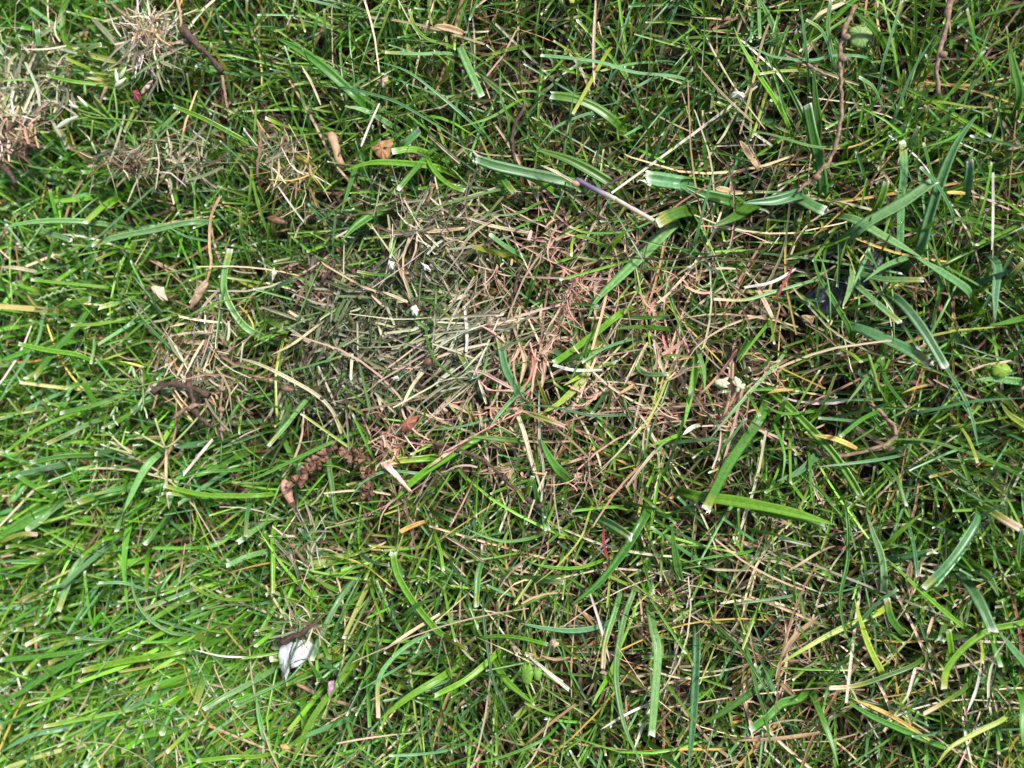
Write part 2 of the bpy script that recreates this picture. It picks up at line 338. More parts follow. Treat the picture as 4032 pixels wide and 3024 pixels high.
COLN = dict(g='mid green', b='blue-green', y='bright green', d='dark olive', p='pale green', s='straw', t='tan', w='whitish', o='orange-yellow', k='pinkish', v='purple', r='red', m='dull grey-green', n='brown', l='yellow-green', e='grey-brown')
TIPN = dict(c='with cut end', f='with frayed end', n='', t='with bleached tip')
def catmull(pts, step):
    pts = np.asarray(pts, float)
    if len(pts) == 2: pts = np.stack([pts[0], pts.mean(0), pts[1]])
    q = np.concatenate([[2 * pts[0] - pts[1]], pts, [2 * pts[-1] - pts[-2]]]); o = []
    for i in range(1, len(q) - 2):
        n = max(2, int(np.linalg.norm(q[i + 1] - q[i]) / step)); t = np.linspace(0, 1, n, endpoint=False)[:, None]
        a, b, c, d = q[i - 1], q[i], q[i + 1], q[i + 2]
        o.append(0.5 * (2 * b + (c - a) * t + (2 * a - 5 * b + 4 * c - d) * t ** 2 + (3 * b - 3 * c + d - a) * t ** 3))
    o.append(pts[-1:]); return np.concatenate(o)
LIVING = set('gbydplm')
def blade_mesh(path, w, colr, tip, living, name, fold):
    """closed ribbon: ribbed upper face with a midrib, thin lower face; path runs tip -> root"""
    Q = path[::-1]; n = len(Q); s = np.concatenate([[0], np.cumsum(np.linalg.norm(np.diff(Q, axis=0), axis=1))]); s /= s[-1]
    D = norm(np.gradient(Q, axis=0)); up = np.array([0, 0, 1.0])
    side = norm(np.cross(np.broadcast_to(up, D.shape), D)); nr = norm(np.cross(D, side))
    side[0] = side[1]; a0 = rng.normal(0, 0.22); a1 = rng.normal(0, 0.35)
    rr = (a0 + a1 * (s - 0.5))[:, None]
    W = side * np.cos(rr) + nr * np.sin(rr); Nn = nr * np.cos(rr) - side * np.sin(rr)
    if tip in 'cft': pr = np.interp(s, [0, .2, .6, .93, 1], [.65, .95, 1, .93, .86])
    else: pr = np.interp(s, [0, .2, .6, .8, .93, 1], [.65, .95, 1, .8, .42, .05])
    hw = (pr * w * 0.5)[:, None]
    ac = np.array([-1, -.5, 0, .5, 1]); th = 0.10 * w + 0.00004
    rows = []
    wob = 1 + 0.05 * np.sin(s * 23 + rng.random() * 6)[:, None]
    for j, x in enumerate(ac):
        drop = fold * (abs(x) - 0.45) * hw
        rows.append(Q + W * hw * x * wob + Nn * drop - (Nn * 0.10 * hw if j == 2 else 0))
    for x in (0.6, 0.0, -0.6):
        rows.append(Q + W * hw * x + Nn * (fold * (abs(x) - 0.45) * hw - th))
    V = np.stack(rows, 1)                        # n, 8, 3
    if tip in 'cf':
        j = np.zeros(8); j[:5] = (rng.random(5) - 0.45) * w * (0.4 if tip == 'c' else 0.6); j[5:] = j[[3, 2, 1]]
        V[-1] += D[-1][None] * j[:, None]
    base = np.array(colr) * np.exp(rng.normal(0, 0.10)) * np.exp(rng.normal(0, 0.05, 3))
    C = np.tile(base, (n, 1)).astype(float)
    if living:
        C *= np.interp(s, [0, .35, 1], [1.0, 0.95, 1.06])[:, None]
        Lm = np.linalg.norm(np.diff(Q, axis=0), axis=1).sum(); dist = (1 - s) * Lm
        if tip in 'cf':
            k = np.clip(1 - dist / (0.00055 + 0.0004 * rng.random()), 0, 1)[:, None]; C = C * (1 - k) + TIPW * k
            if rng.random() < 0.4:
                k = np.clip(1 - abs(dist - 0.002) / 0.002, 0, 1)[:, None] * 0.7; C = C * (1 - k) + np.array((0.45, 0.40, 0.07)) * k
        if tip == 't':
            k = np.clip(1.25 - dist / 0.0085, 0, 1)[:, None]; C = C * (1 - k) + np.array((0.55, 0.42, 0.10)) * k
            k = np.clip(1.2 - dist / 0.0045, 0, 1)[:, None]; C = C * (1 - k) + np.array((0.74, 0.60, 0.48)) * k
    else:
        C *= (1 + 0.18 * np.sin(s * 9 + rng.random() * 6) + rng.normal(0, 0.06, n))[:, None]
    Cc = np.repeat(C[:, None], 8, 1); Cc[:, 2] *= 0.86 if living else 0.95
    B = np.zeros((n, 8, 3)); B[..., 0] = np.array([0, .25, .5, .75, 1, .8, .5, .2]); B[..., 1] = (s * 6 * max(1, n / 20))[:, None]; B[..., 2] = rng.random()
    i = (np.arange(n - 1) * 8)[:, None]; j = np.arange(8)[None]; j2 = (j + 1) % 8
    F = np.stack([i + j, i + j2, i + 8 + j2, i + 8 + j], -1).reshape(-1, 4)
    V2, C2, B2 = V.reshape(-1, 3), Cc.reshape(-1, 3), B.reshape(-1, 3)
    F = np.concatenate([F, [[0, 7, 6, 1], [1, 6, 5, 4], [1, 4, 3, 2]]])
    e = (n - 1) * 8
    F = np.concatenate([F, [[e, e + 1, e + 6, e + 7], [e + 1, e + 4, e + 5, e + 6], [e + 1, e + 2, e + 3, e + 4]]])
    if tip == 'f':                               # loose pale fibres at the torn end
        nf = 6; Vf, Ff = [], []
        for k in range(nf):
            b = V[-1, k % 5] - D[-1] * w * 0.2; d = norm(D[-1] + rng.normal(0, 0.35, 3)); l = w * rng.uniform(0.2, 0.5); q = W[-1] * w * 0.05
            m = len(V2) + len(Vf); Vf += [b - q, b + q, b + d * l + q * .4, b + d * l - q * .4]; Ff.append([m, m + 1, m + 2, m + 3])
        V2 = np.concatenate([V2, Vf]); F = np.concatenate([F, Ff]); C2 = np.concatenate([C2, np.tile(TIPW * 0.95, (len(Vf), 1))]); B2 = np.concatenate([B2, np.zeros((len(Vf), 3))])
    return mesh(name, V2, F, M['leaf'] if living else M['dry'], C2, B2)

def curviness(p):
    ch = np.linalg.norm(p[-1] - p[0]); ln = np.linalg.norm(np.diff(p, axis=0), axis=1).sum(); return ln / max(ch, 1e-6)
seen = {}
def describe(kindname, k, w, tip, pts, living):
    size = ('broad' if w >= 58 else 'medium' if w >= 33 else 'thin') if living else ('wide' if w >= 40 else 'slender')
    c = curviness(np.array(pts, float)); curve = ' curved' if c > 1.045 else ''
    u, v = np.mean([p[0] for p in pts]), np.mean([p[1] for p in pts])
    d = sorted((math.hypot(u - x, v - y), nme) for nme, x, y in LAND)
    rel = f'beside {d[0][1]}' if d[0][0] < 230 else f'between {d[0][1]} and {d[1][1]}'
    mid = f'{size}{curve} {COLN[k]} {kindname}'
    lab = ' '.join(f'{mid} {TIPN[tip]} {rel}'.split())
    if len(lab.split()) > 16: lab = ' '.join(f'{mid} {rel}'.split())
    if len(lab.split()) > 16: lab = f'{mid} beside {d[0][1]}'
    return lab
def strand(tile, w, k, tip, pts, label=None):
    living = k in LIVING and not (k == 'm')
    px = [tp(tile, *p) for p in pts]
    wm = w * SC * PXM * (0.88 if k in LIVING else 0.95)
    n = len(px); ln = sum(math.dist(px[i], px[i + 1]) for i in range(n - 1))
    if living:
        h0 = rng.uniform(0.0235, 0.0275) - (0.003 if w > 45 else 0); h1 = rng.uniform(0.0150, 0.0190)
        f = np.linspace(0, 1, n); hs = h0 + (h1 - h0) * f ** 1.6
        p3 = [P(u, v, h) for (u, v), h in zip(px, hs)]
        d = np.array(p3[-1]) - np.array(p3[-2]); d[2] = 0; d = d / max(np.linalg.norm(d), 1e-6)
        p3.append(p3[-1] + d * 0.0045 + np.array([0, 0, -h1 * 0.55])); p3.append(p3[-1] + d * 0.0012 + np.array([0, 0, -h1 * 0.45 - 0.0005]))
        nm = 'grass_blade'
    else:
        h0 = rng.uniform(0.0195, 0.0235); h1 = h0 - rng.uniform(-0.001, 0.005)
        p3 = [P(u, v, h0 + (h1 - h0) * i / (n - 1) + rng.normal(0, 0.0004)) for i, (u, v) in enumerate(px)]
        nm = 'mown_clipping' if k == 'm' else 'dry_leaf' if w >= 40 else 'straw'
    path = catmull(p3, 0.0014)
    path = np.concatenate([path[:1], path[:1] + norm(path[1] - path[0]) * 0.0004, path[1:] if np.linalg.norm(path[1] - path[0]) > 0.0006 else path[2:]])
    fold = rng.uniform(0.15, 0.55) if living else rng.uniform(0.3, 0.9)
    me = blade_mesh(path, wm, PAL[k], tip, living, nm, fold)
    kn = dict(grass_blade='grass blade', mown_clipping='mown clipping', dry_leaf='dry leaf', straw='dry grass stem')[nm]
    lab = label or describe(kn, k, w, tip, px, living)
    o = obj(nm, me, label=lab, cat=dict(grass_blade='grass blade', mown_clipping='clipping', dry_leaf='dry leaf', straw='dry stem')[nm], group=dict(grass_blade='single grass blades', mown_clipping='mown clippings lying loose', dry_leaf='dead leaves', straw='dead grass stems')[nm])
    return o, path
HERO = """
A 40 y c 1125,690 1300,760 1500,865 1700,975
A 75 g n 1790,245 1950,330 2100,440 2212,540 2320,640
A 45 p c 240,190 255,330 260,470
A 45 p c 655,290 590,310 550,350
A 50 p c 600,1590 750,1540 1000,1490 1250,1440
A 22 b n 500,1659 700,1480 1000,1210 1100,1130
A 45 p c 1160,720 1080,800 960,920
A 40 b n 1390,40 1440,200 1500,330
A 45 m f 610,130 730,260 850,380 1030,520
A 30 m f 1100,330 1060,450 1000,560 870,790
A 28 m f 780,130 880,310 1060,470
A 25 g n 1590,700 1640,850 1750,980
A 15 y n 1730,540 1800,690 1860,760
A 24 t f 1430,1270 1370,1400 1358,1600 1370,1700 1340,1830
A 14 w c 1790,1190 1880,1320 1970,1440
A 34 y c 1560,1370 1562,1470 1570,1580
A 45 p c 460,1560 380,1530 230,1490
A 45 p n 0,1480 200,1440 450,1430 620,1445
A 30 y c 1720,765 1800,800 1900,830
A 18 g c 60,1040 260,1090 480,1110
A 24 m n 440,620 300,650 140,690
A 25 m f 100,350 90,500 50,690
A 22 d c 120,230 420,320 640,400
A 30 y c 300,490 480,530 700,560
A 24 g n 620,20 700,40 860,130 1020,170
A 22 g c 1600,0 1605,150 1650,330
A 20 g c 2060,90 2030,250 2040,360
A 20 g c 2100,60 2110,230 2120,360
A 18 s n 1950,420 2020,540 2080,680
A 26 m n 770,960 880,1030 1010,1060
A 20 b n 1060,1450 1200,1530 1330,1560
A 24 g c 420,940 440,860 450,780
B 55 p c 910,625 830,450 770,310
B 25 g n 720,960 730,780 760,640
B 50 p n 20,690 130,710 250,770
B 65 p c 510,840 450,900 390,955
B 60 y c 335,985 450,970 570,1000
B 50 y n 20,1105 200,1055 400,1060 610,1085
B 45 g c 370,1225 460,1120 580,985
B 35 y c 800,1235 720,1210 620,1130 560,1030
B 50 g c 1120,1250 1060,1180 1000,1080
B 80 b f 870,1030 1000,1075 1200,1120 1500,1190
B 50 y n 970,1040 1100,1090 1300,1190
B 75 d n 1240,920 1290,975 1480,1040 1700,1160 1800,1240
B 25 b n 1290,940 1400,820 1560,750 1640,740
B 70 d c 1350,620 1500,640 1650,700 1780,800
B 28 l c 1500,740 1600,560 1730,330
B 22 s n 1640,560 1635,300 1650,0
B 110 b f 1980,1155 2100,1175 2230,1200
B 90 d c 2050,1450 2130,1400 2230,1370
B 80 p n 1600,2060 1650,1950 1800,1800 1950,1659 2130,1480
B 85 g n 10,1550 100,1460 240,1370
B 25 y c 440,60 470,160 550,250 700,300
B 22 b n 210,390 420,460 600,590 780,740 900,850
B 22 b n 770,910 500,740 300,640 0,570
B 26 b c 1290,360 1500,380 1700,410 1900,470 2200,505
B 18 g n 1030,440 1035,640 1080,760 1090,900
B 50 t n 600,170 700,185 790,215
B 28 p c 280,340 500,350 720,350
B 30 p n 2140,800 2050,950 1990,1070
B 24 y n 760,825 970,760 1160,650
B 20 g n 900,1390 1050,1395 1180,1370 1270,1320
B 20 g c 1480,1470 1600,1510 1850,1500 2050,1420
B 22 y c 1490,1659 1500,1560 1560,1530 1740,1610
B 20 s n 1290,1070 1400,1120 1510,1185
B 22 s c 570,880 680,980 770,1060
B 18 w c 130,950 190,800 250,670
B 26 k n 420,1490 600,1500 800,1480
B 24 s n 800,1410 1000,1470 1230,1510
B 20 g n 350,1445 600,1350 900,1260 1100,1220
B 45 p c 960,1520 1050,1590 1150,1650
B 40 g n 0,1380 50,1220 110,1060
B 18 b c 1140,600 1190,590 1280,600
B 22 g c 830,130 880,0 890,-60
B 20 g n 1510,560 1480,840 1510,1000
C 35 y n 330,170 380,290 500,500 600,650 690,830
C 30 g n 580,390 680,550 790,780 820,880
C 70 g c 805,675 850,900 890,1060 910,1260
C 50 d n 845,430 860,640 880,840
C 65 b c 1420,920 1430,1100 1410,1300 1400,1600
C 70 b n 1910,740 1780,920 1680,1150 1600,1400 1540,1600
C 75 p c 1630,1170 1430,1310 1200,1440 1120,1500
C 50 y c 1320,1170 1280,1300 1210,1430
C 80 d n 190,1470 330,1410 440,1340
C 90 g n 0,1200 150,1260 330,1310
C 85 b n 390,1315 600,1300 760,1260
C 80 p c 920,1370 840,1335 760,1290
C 60 p n 1550,1670 1300,1530 1100,1420
C 50 t n 370,910 430,1010 490,1100
C 14 e n 90,410 250,600 460,800
C 55 b c 1860,1040 1855,1140 1840,1240
C 50 d n 1100,70 1220,170 1300,290
C 20 b c 1420,0 1300,400 1270,560
C 20 b n 1640,220 1480,480 1370,760
C 22 g n 2212,270 1960,470 1700,760 1450,950
C 22 b n 210,1060 150,1300 80,1560
C 22 b n 760,0 800,330 815,500
C 14 w c 2010,1120 2010,1400 2005,1620
C 60 p n 500,-10 530,60 565,135
C 26 s c 1060,10 870,100 760,210
C 16 t c 560,150 510,290 440,600 370,870
C 24 g c 1840,60 1900,290 1965,450
C 20 b n 250,295 420,300 600,370 840,390 980,360 1200,380
C 24 g n 370,850 560,870 840,950 1010,950 1080,920
C 22 b c 800,130 900,200 960,370
C 22 g c 1560,930 1600,1080 1640,1250
C 22 b c 1530,820 1470,930 1440,990
C 22 b c 1540,1085 1650,1200 1750,1400
C 20 l c 500,480 650,460 800,465
C 40 t n 210,1220 260,1230 310,1240
C 22 g n 1550,960 1750,890 1900,760
C 24 p c 500,250 495,120 490,0
C 60 g n 2120,290 2150,450 2180,620
C 22 o c 1710,1250 1780,1250 1830,1255
C 24 p c 1140,500 1230,560 1270,640
C 30 p c 960,0 940,180 980,400
C 20 l n 2000,700 1850,690 1620,660
D 28 y c 200,155 400,175 700,205
D 45 y c 120,570 300,610 500,640 620,690
D 45 p n 830,275 950,440 1080,570 1220,700
D 60 p c 1490,-40 1450,150 1470,280 1560,430 1650,500
D 45 p f 640,335 740,310 840,280
D 30 y c 460,450 640,440 850,400
D 75 g c 220,790 350,620 480,480 600,330
D 60 g n 0,680 200,610 340,575
D 60 p n 920,940 1030,890 1130,850
D 26 s n 1095,1640 1080,1480 1080,1250
D 28 s n 1510,650 1700,710 1900,810 2050,900 2150,1000 2212,1150
D 45 p c 1740,1230 1860,1090 1990,930
D 30 w f 1190,1420 1280,1310 1380,1190
D 60 p n 800,1659 900,1450 990,1320
D 40 y c 1060,1490 1300,1545 1500,1555 1700,1550
D 50 p n 2180,1700 2170,1640 2150,1480 2130,1310
D 40 g c 390,1020 600,970 800,900
D 28 y c 40,1270 200,1150 400,1050
D 60 b n 0,1430 150,1410 330,1370
D 70 g c 500,1600 600,1565 720,1530
D 30 s n 0,70 120,80 240,105
D 18 g n 1920,440 1990,260 2090,50
D 20 d n 2000,1030 1800,980 1650,920 1590,830
D 20 g c 780,30 760,180 800,320 880,430
D 24 b n 0,940 60,830 240,560 300,330
D 22 m n 860,130 950,230 1050,360
D 30 p c 590,700 610,600 620,500
D 25 s n 700,1200 780,1230 870,1280
D 26 y n 1660,550 1740,520 1830,500
D 22 s n 1760,640 1900,570 2100,420
D 22 p c 2212,650 2080,690 1900,740 1780,760
D 30 g n 1500,1490 1700,1420 1950,1300 2212,1180
D 20 g n 1430,1350 1450,1150 1560,950 1690,910
D 40 p c 300,1220 450,1150 600,1080
D 45 g c 200,1340 400,1300 640,1290
D 30 g n 1180,1440 1330,1400 1500,1390
D 30 y n 2080,1659 2090,1600 2130,1500
E 60 b c 760,610 830,750 890,870
E 60 b c 1020,520 1060,720 1110,820 1160,920
E 50 y f 1370,700 1500,610 1650,500 1800,380
E 65 y n 340,1590 500,1430 700,1290 860,1190
E 55 y t 260,1360 350,1330 560,1310
E 24 k n 560,1375 700,1270 830,1180
E 60 l n 1280,1030 1430,940 1570,790 1640,620
E 38 l n 1440,840 1510,800 1570,770
E 45 p n 960,1110 1060,980 1200,840
E 40 y t 1450,1105 1330,1060 1230,1030 1170,1050
E 18 y n 1550,1135 1500,1155 1460,1110
E 40 d n 815,1165 950,1180 1140,1195
E 20 b n 470,1140 800,1100 1100,1010
E 22 g n 840,840 760,800 620,690 560,560 550,410
E 22 p n 820,810 910,760 945,640 930,480
E 18 g n 1290,30 1240,200 1200,320
E 24 b n 40,1590 150,1460 300,1395 520,1410
E 20 w n 1280,870 1285,1200 1310,1380 1295,1600
E 30 s t 1250,1390 1180,1130 1120,980
E 34 p c 2115,765 2000,770 1930,740 1910,660
E 18 l n 1870,1220 2030,990 2120,770
E 35 y c 1240,1430 1210,1490 1175,1545
E 40 g n 1280,1405 1270,1350 1265,1290
E 70 g n 1290,1180 1340,1290 1410,1390
E 50 g n 1240,1400 1255,1500 1275,1595
E 35 l n 1265,790 1290,850 1325,940
E 20 w c 810,620 815,520 800,330
E 26 s n 700,300 760,270 830,250
E 24 s n 870,700 900,830 940,960
E 22 w c 1370,705 1500,740 1690,740
E 30 k n 1300,860 1320,700 1340,550
E 30 k n 1160,830 1190,680 1150,550
E 26 k n 800,750 900,750 1000,800 1110,860
E 24 t n 1790,900 1900,830 1840,820
E 22 s n 1830,840 1950,620 1990,560
E 22 s n 1650,620 1640,680 1490,1010
E 24 b n 1130,960 1380,980 1600,1030 1820,1030
E 26 g n 1480,820 1560,650 1640,470
E 35 d n 1740,480 1900,460 2080,470
E 30 g n 2160,380 1980,400 1820,390
E 22 b c 1560,690 1700,600 1880,540
E 26 t n 360,40 400,140 440,210
E 26 m n 540,0 660,100 760,110
E 24 s n 390,980 470,830 560,720
E 22 s n 260,230 340,260 430,300
E 24 g c 100,100 220,120 350,130
E 24 y n 290,1240 340,1290 400,1370
E 20 g n 950,600 1000,560 1180,570
E 30 y n 1990,1240 2060,1210 2212,1150
E 24 p n 2020,1290 2080,1220 2130,1190
E 18 g n 560,440 610,280 700,250
E 20 g c 720,410 580,300 470,270
E 16 s n 1130,370 1160,330 1140,500
E 22 g n 500,890 540,1010 530,1130
E 26 g n 1700,590 1500,660 1380,720
F 22 p t 200,280 400,285 600,230 850,160
F 18 w c 400,205 580,170 740,80
F 50 p n 1040,330 1080,220 1100,100
F 40 p n 1170,170 1300,70 1450,10
F 35 g n 850,-20 870,100 1000,330 1080,470
F 20 p n 960,415 950,220 900,30
F 40 p c 1410,435 1250,300 1110,180
F 40 p c 1560,155 1300,150 1120,110
F 60 b n 1500,0 1700,120 1850,230
F 60 b c 1700,720 1550,470 1400,290
F 50 b n 2180,70 2060,120 1940,165
F 55 b n 2025,420 2025,240 2035,60
F 75 b f 1600,695 1400,580 1130,470
F 16 s n 1840,750 1960,710 2130,680
F 55 p n 1900,800 2040,800 2180,815
F 48 l n 2060,950 2120,1030 2230,1110
F 70 g f 150,1640 280,1380 400,1200 510,1030
F 55 y c 1150,1550 1060,1400 950,1250 750,1040 610,910
F 75 y n 1000,1745 700,1659 350,1590 70,1550
F 55 y n 10,1100 60,850 100,640
F 34 p n 140,880 140,760 100,620
F 50 d n 345,690 375,630 410,575
F 28 p n 170,1190 400,920 630,670
F 26 b n 1920,1250 1850,980 1700,720
F 22 g n 1300,1190 1600,1200 2000,1330 2212,1440
F 24 b n 850,1370 1200,1330 1420,1290
F 22 b n 2212,920 1900,940 1600,1000 1450,1030
F 30 l c 1160,690 1100,640 1030,600
F 20 o n 550,890 630,870 720,870
F 18 o n 1420,890 1500,855 1585,840
F 20 l c 1910,1340 1880,1250 1830,1150
F 55 b n 610,1460 750,1400 870,1290
F 34 o n 850,1160 1000,1190 1130,1250
F 30 k n 480,200 530,300 580,400
F 18 r n 720,60 650,190 600,280
F 30 g n 1060,960 1200,780 1300,640
F 20 b c 880,1050 1000,1060 1110,1070
F 22 g n 510,950 640,1020 820,1010
F 22 g c 500,1040 440,920 370,790
F 40 p c 435,730 390,760 330,790
F 30 w n 0,1160 60,1110 115,1095
F 22 b c 240,1110 180,1050 140,1000
F 22 y c 1260,300 1130,330 1030,355
F 22 g c 1450,980 1350,860 1280,740
F 40 g c 2212,30 2150,100 2090,160
F 30 g c 1020,1170 1160,1060 1280,1000
F 22 g n 850,1640 830,1480 820,1300
F 24 g c 1450,1620 1380,1430 1260,1320
F 24 y n 360,690 470,540 560,430
F 25 t n 840,440 810,410 770,390
F 24 b c 820,315 770,290 690,250
F 20 p c 410,1050 260,1240 150,1290
F 45 d n 1990,450 2100,430 2212,400
F 22 g n 640,1480 660,1290 610,1130
G 110 g n -10,160 100,100 260,20
G 40 l t 240,145 130,145 0,195
G 60 p c 170,120 280,40 350,-20
G 45 p c 755,130 780,50 810,-20
G 50 p c 380,640 430,500 500,340
G 55 y c 530,1030 800,970 1150,910
G 60 g n 0,1240 150,1160 330,1040 550,920
G 35 y c 285,1390 500,1350 900,1270
G 35 y c 860,890 960,830 1060,780
G 40 p n 850,420 870,540 930,650 1030,740 1150,790
G 22 y c 1030,600 1150,690 1300,750 1450,780
G 28 y c 1235,460 1330,530 1450,565 1600,570
G 35 y c 1770,530 1770,300 1770,130
G 45 p c 1465,350 1600,290 1710,260
G 45 p c 1320,1280 1450,1200 1620,1110
G 50 y n 1880,1650 1990,1400 2100,1230 2212,1080
G 50 p n 1660,1190 1680,1330 1730,1480
G 20 d n 280,1010 400,1110 560,1170
G 18 d n 110,460 270,520 430,575
G 22 g n 760,1140 900,1230 1100,1300
G 18 g n 1330,1270 1420,1370 1520,1440
G 40 y c 1275,1615 1500,1590 1700,1580
G 12 w n 1250,890 1450,935 1700,940
G 30 m f 1780,190 1900,330 1950,500
G 45 p c 2020,960 2090,780 2212,550
G 45 p c 1540,200 1620,140 1720,70
G 28 y n 1310,220 1400,220 1490,160 1530,90
G 22 b n 820,1345 1000,1360 1200,1430
G 80 g n 2000,980 2045,1035 2095,1100
G 45 g c 940,210 1020,110 1100,0
G 40 g c 230,730 270,600 350,490
G 40 y c 150,1050 240,960 330,900
G 40 p c 170,860 300,800 430,780
G 50 g c 0,960 300,930 560,890
G 24 g n 1000,1450 1010,1300 1040,1150
G 35 y c 1080,1560 1200,1440 1280,1360
G 28 b c 490,815 700,830 860,820
G 28 b c 640,460 800,460 950,500
G 45 b n 0,1560 200,1450 420,1400
G 30 p n 1430,1290 1600,1210 1780,1130
G 26 p c 1760,750 1820,775 1890,800
G 20 m n 1830,1090 1900,920 1960,780
H 55 y f 330,260 360,400 450,560 560,700 655,795
H 55 y n 250,1345 450,1190 650,1070
H 45 y c 605,1190 800,1090 960,960
H 55 y n 1240,1240 1080,1100 1000,980
H 35 p t 240,1335 240,1100 320,960 450,850 620,760
H 38 y c 1340,860 1150,815 1000,805 890,810
H 50 p c 875,615 880,500 890,390
H 40 p c 1440,455 1350,450 1270,440
H 75 p f 1870,155 1760,85 1640,20
H 50 p c 1335,120 1320,50 1310,-20
H 60 p c 2010,1450 2030,1200 2050,900 2020,760
H 40 p n 1960,1659 1850,1430 1800,1230 1780,1000 1830,700 1900,500
H 65 g n 1490,600 1650,480 1800,300 1950,60
H 30 y n 1190,310 1300,350 1500,365 1650,330
H 28 b n 870,540 760,400 680,270
H 24 g n 780,90 880,140 1050,190 1230,170 1320,130
H 45 b n 1160,720 1300,750 1500,770 1680,740
H 28 w c 1480,1155 1330,1030 1210,930
H 18 w n 1740,970 1680,740 1610,520
H 15 l n 1250,470 1400,350 1550,170 1610,0
H 32 t n 1290,930 1380,955 1480,945
H 38 l c 810,885 740,850 650,800
H 34 o c 380,130 450,95 540,60
H 28 b n 1140,1390 1000,1130 950,900 920,620
H 24 g n 1160,1560 1060,1350 1010,1180
H 40 y n 1620,1260 1680,1150 1740,1050
H 40 p t 1695,1015 1710,850 1780,620
H 26 e n 660,150 800,230 930,330
H 16 w n 1890,1560 1950,1400 2000,1280
H 16 w n 1680,1410 1850,1310 2000,1240
H 20 r n 1700,80 1700,200 1730,310
H 60 g n 2140,90 2160,260 2190,430
H 40 p n 1240,760 1200,730 1150,700
H 30 t n 1110,870 1160,910 1250,930
H 24 s n 270,900 430,790 640,660
H 22 b n 90,1170 250,1080 400,990
H 22 b c 310,1580 500,1570 700,1540
H 24 g n 780,1630 1000,1600 1300,1480
H 30 y c 660,380 640,250 600,120
H 24 b c 310,345 220,330 140,280
H 40 g c 720,60 660,30 600,0
H 24 g n 80,1170 -20,1100 100,900
H 45 g n 620,560 500,600 400,680
H 20 g n 1230,640 1190,800 1180,960
I 60 b n 40,1670 70,1300 90,870
I 60 y f 930,90 750,30 560,0
I 55 d n 100,1390 300,1270 500,1120 570,1040
I 65 g c 440,1410 560,1320 640,1240 770,1200
I 45 l n 1115,560 1150,700 1210,880 1290,1040
I 40 l n 620,990 800,880 1000,770 1290,640
I 65 b c 1560,490 1720,330 1850,150 1910,20
I 65 b f 1630,250 1480,280 1330,300
I 50 p n 1190,0 1230,130 1290,300 1300,500
I 50 y n 1560,0 1400,130 1290,230
I 30 y n 1310,290 1500,470 1700,650 1890,800
I 70 d n 2050,550 1980,420 1870,360
I 70 b c 2010,780 1940,620 1870,500
I 50 y c 1690,1150 1710,1020 1830,870 2000,760 2212,710
I 40 y c 1720,770 1735,870 1740,960
I 38 d t 1560,1310 1700,1230 1850,1120
I 36 d t 950,1140 1100,1130 1300,1070 1530,970
I 20 w n 1840,1305 1900,1150 1930,1010
I 30 l n 1930,1010 1940,900 1920,800
I 50 g n 1010,1650 960,1480 890,1300
I 50 g n 1030,1200 1200,1310 1400,1400 1700,1520
I 26 o n 1100,1210 1350,1320 1600,1480
I 28 t n 600,1090 640,960 720,810 880,680
I 40 t c 720,1185 680,1150 640,1110
I 34 l n 1640,1650 1730,1530 1900,1430 2100,1320
I 18 w n 1450,1215 1480,1110 1510,1000
I 22 t n 360,1480 600,1470 900,1430
I 22 b n 330,600 600,560 760,530
I 24 g n 1140,1000 1060,800 1020,560 1070,300 1060,0
I 60 g n 2205,1520 2200,1380 2200,1230
I 55 y t 2190,110 2100,60 2000,0
I 24 g n 0,330 200,290 420,260
I 24 g n 590,1640 540,1350 480,1150 420,900
I 24 g n 670,1370 480,1050 360,870 180,700
I 22 b n 1310,680 1200,780 1080,940
I 24 b c 1390,500 1250,600 1090,760
I 20 b n 880,520 1000,520 1170,470
I 50 g c 1320,560 1350,690 1420,780
I 40 t n 1480,320 1460,430 1480,540
I 20 k n 1580,820 1600,740 1620,680
I 55 y n 1850,800 1740,810 1620,790
I 24 p c 2200,110 2180,220 2170,330
I 60 b n 2050,780 2130,880 2230,1000
I 35 g c 2060,1000 2020,880 1980,780
I 24 b c 1520,420 1500,240 1470,110
I 16 s n 990,220 900,250 690,380
I 18 s n 440,380 200,370 130,350
I 22 y n 830,220 650,160 480,120
I 24 w t 830,215 720,190 620,170
I 24 g n 1340,1660 1360,1560 1350,1460
"""
hero = []
for line in HERO.strip().splitlines():
    t, w, k, tip, *ps = line.split()
    hero.append(strand(t, float(w), k, tip, [tuple(map(float, p.split(','))) for p in ps]))

# ------------------------------------------------------------------ tubes: roots, twigs, stalks
def tube(path, r, ns=7, wob=0.0):
    path = np.asarray(path); n = len(path); r = np.broadcast_to(r, n) * (1 + wob * rng.normal(0, 1, n))
    D = norm(np.gradient(path, axis=0)); a = np.array([0.3, 0.2, 0.93]); S = norm(np.cross(D, a)); T = norm(np.cross(D, S))
    an = np.arange(ns) * 2 * math.pi / ns
    jit = 1 + wob * rng.normal(0, 1, (n, ns))
    V = path[:, None] + (S[:, None] * np.cos(an)[None, :, None] + T[:, None] * np.sin(an)[None, :, None]) * (r[:, None] * jit)[..., None]
    i = (np.arange(n - 1) * ns)[:, None]; j = np.arange(ns)[None]; j2 = (j + 1) % ns
    F = np.stack([i + j, i + j2, i + ns + j2, i + ns + j], -1).reshape(-1, 4)
    V = V.reshape(-1, 3); m = len(V); V = np.concatenate([V, path[:1], path[-1:]])
    cap = [[m, (q + 1) % ns, q, q] for q in range(ns)] + [[m + 1, m - ns + q, m - ns + (q + 1) % ns, m - ns + (q + 1) % ns] for q in range(ns)]
    F = [list(map(int, f)) for f in F] + [[f[0], f[1], f[2]] for f in cap]
    return V, F
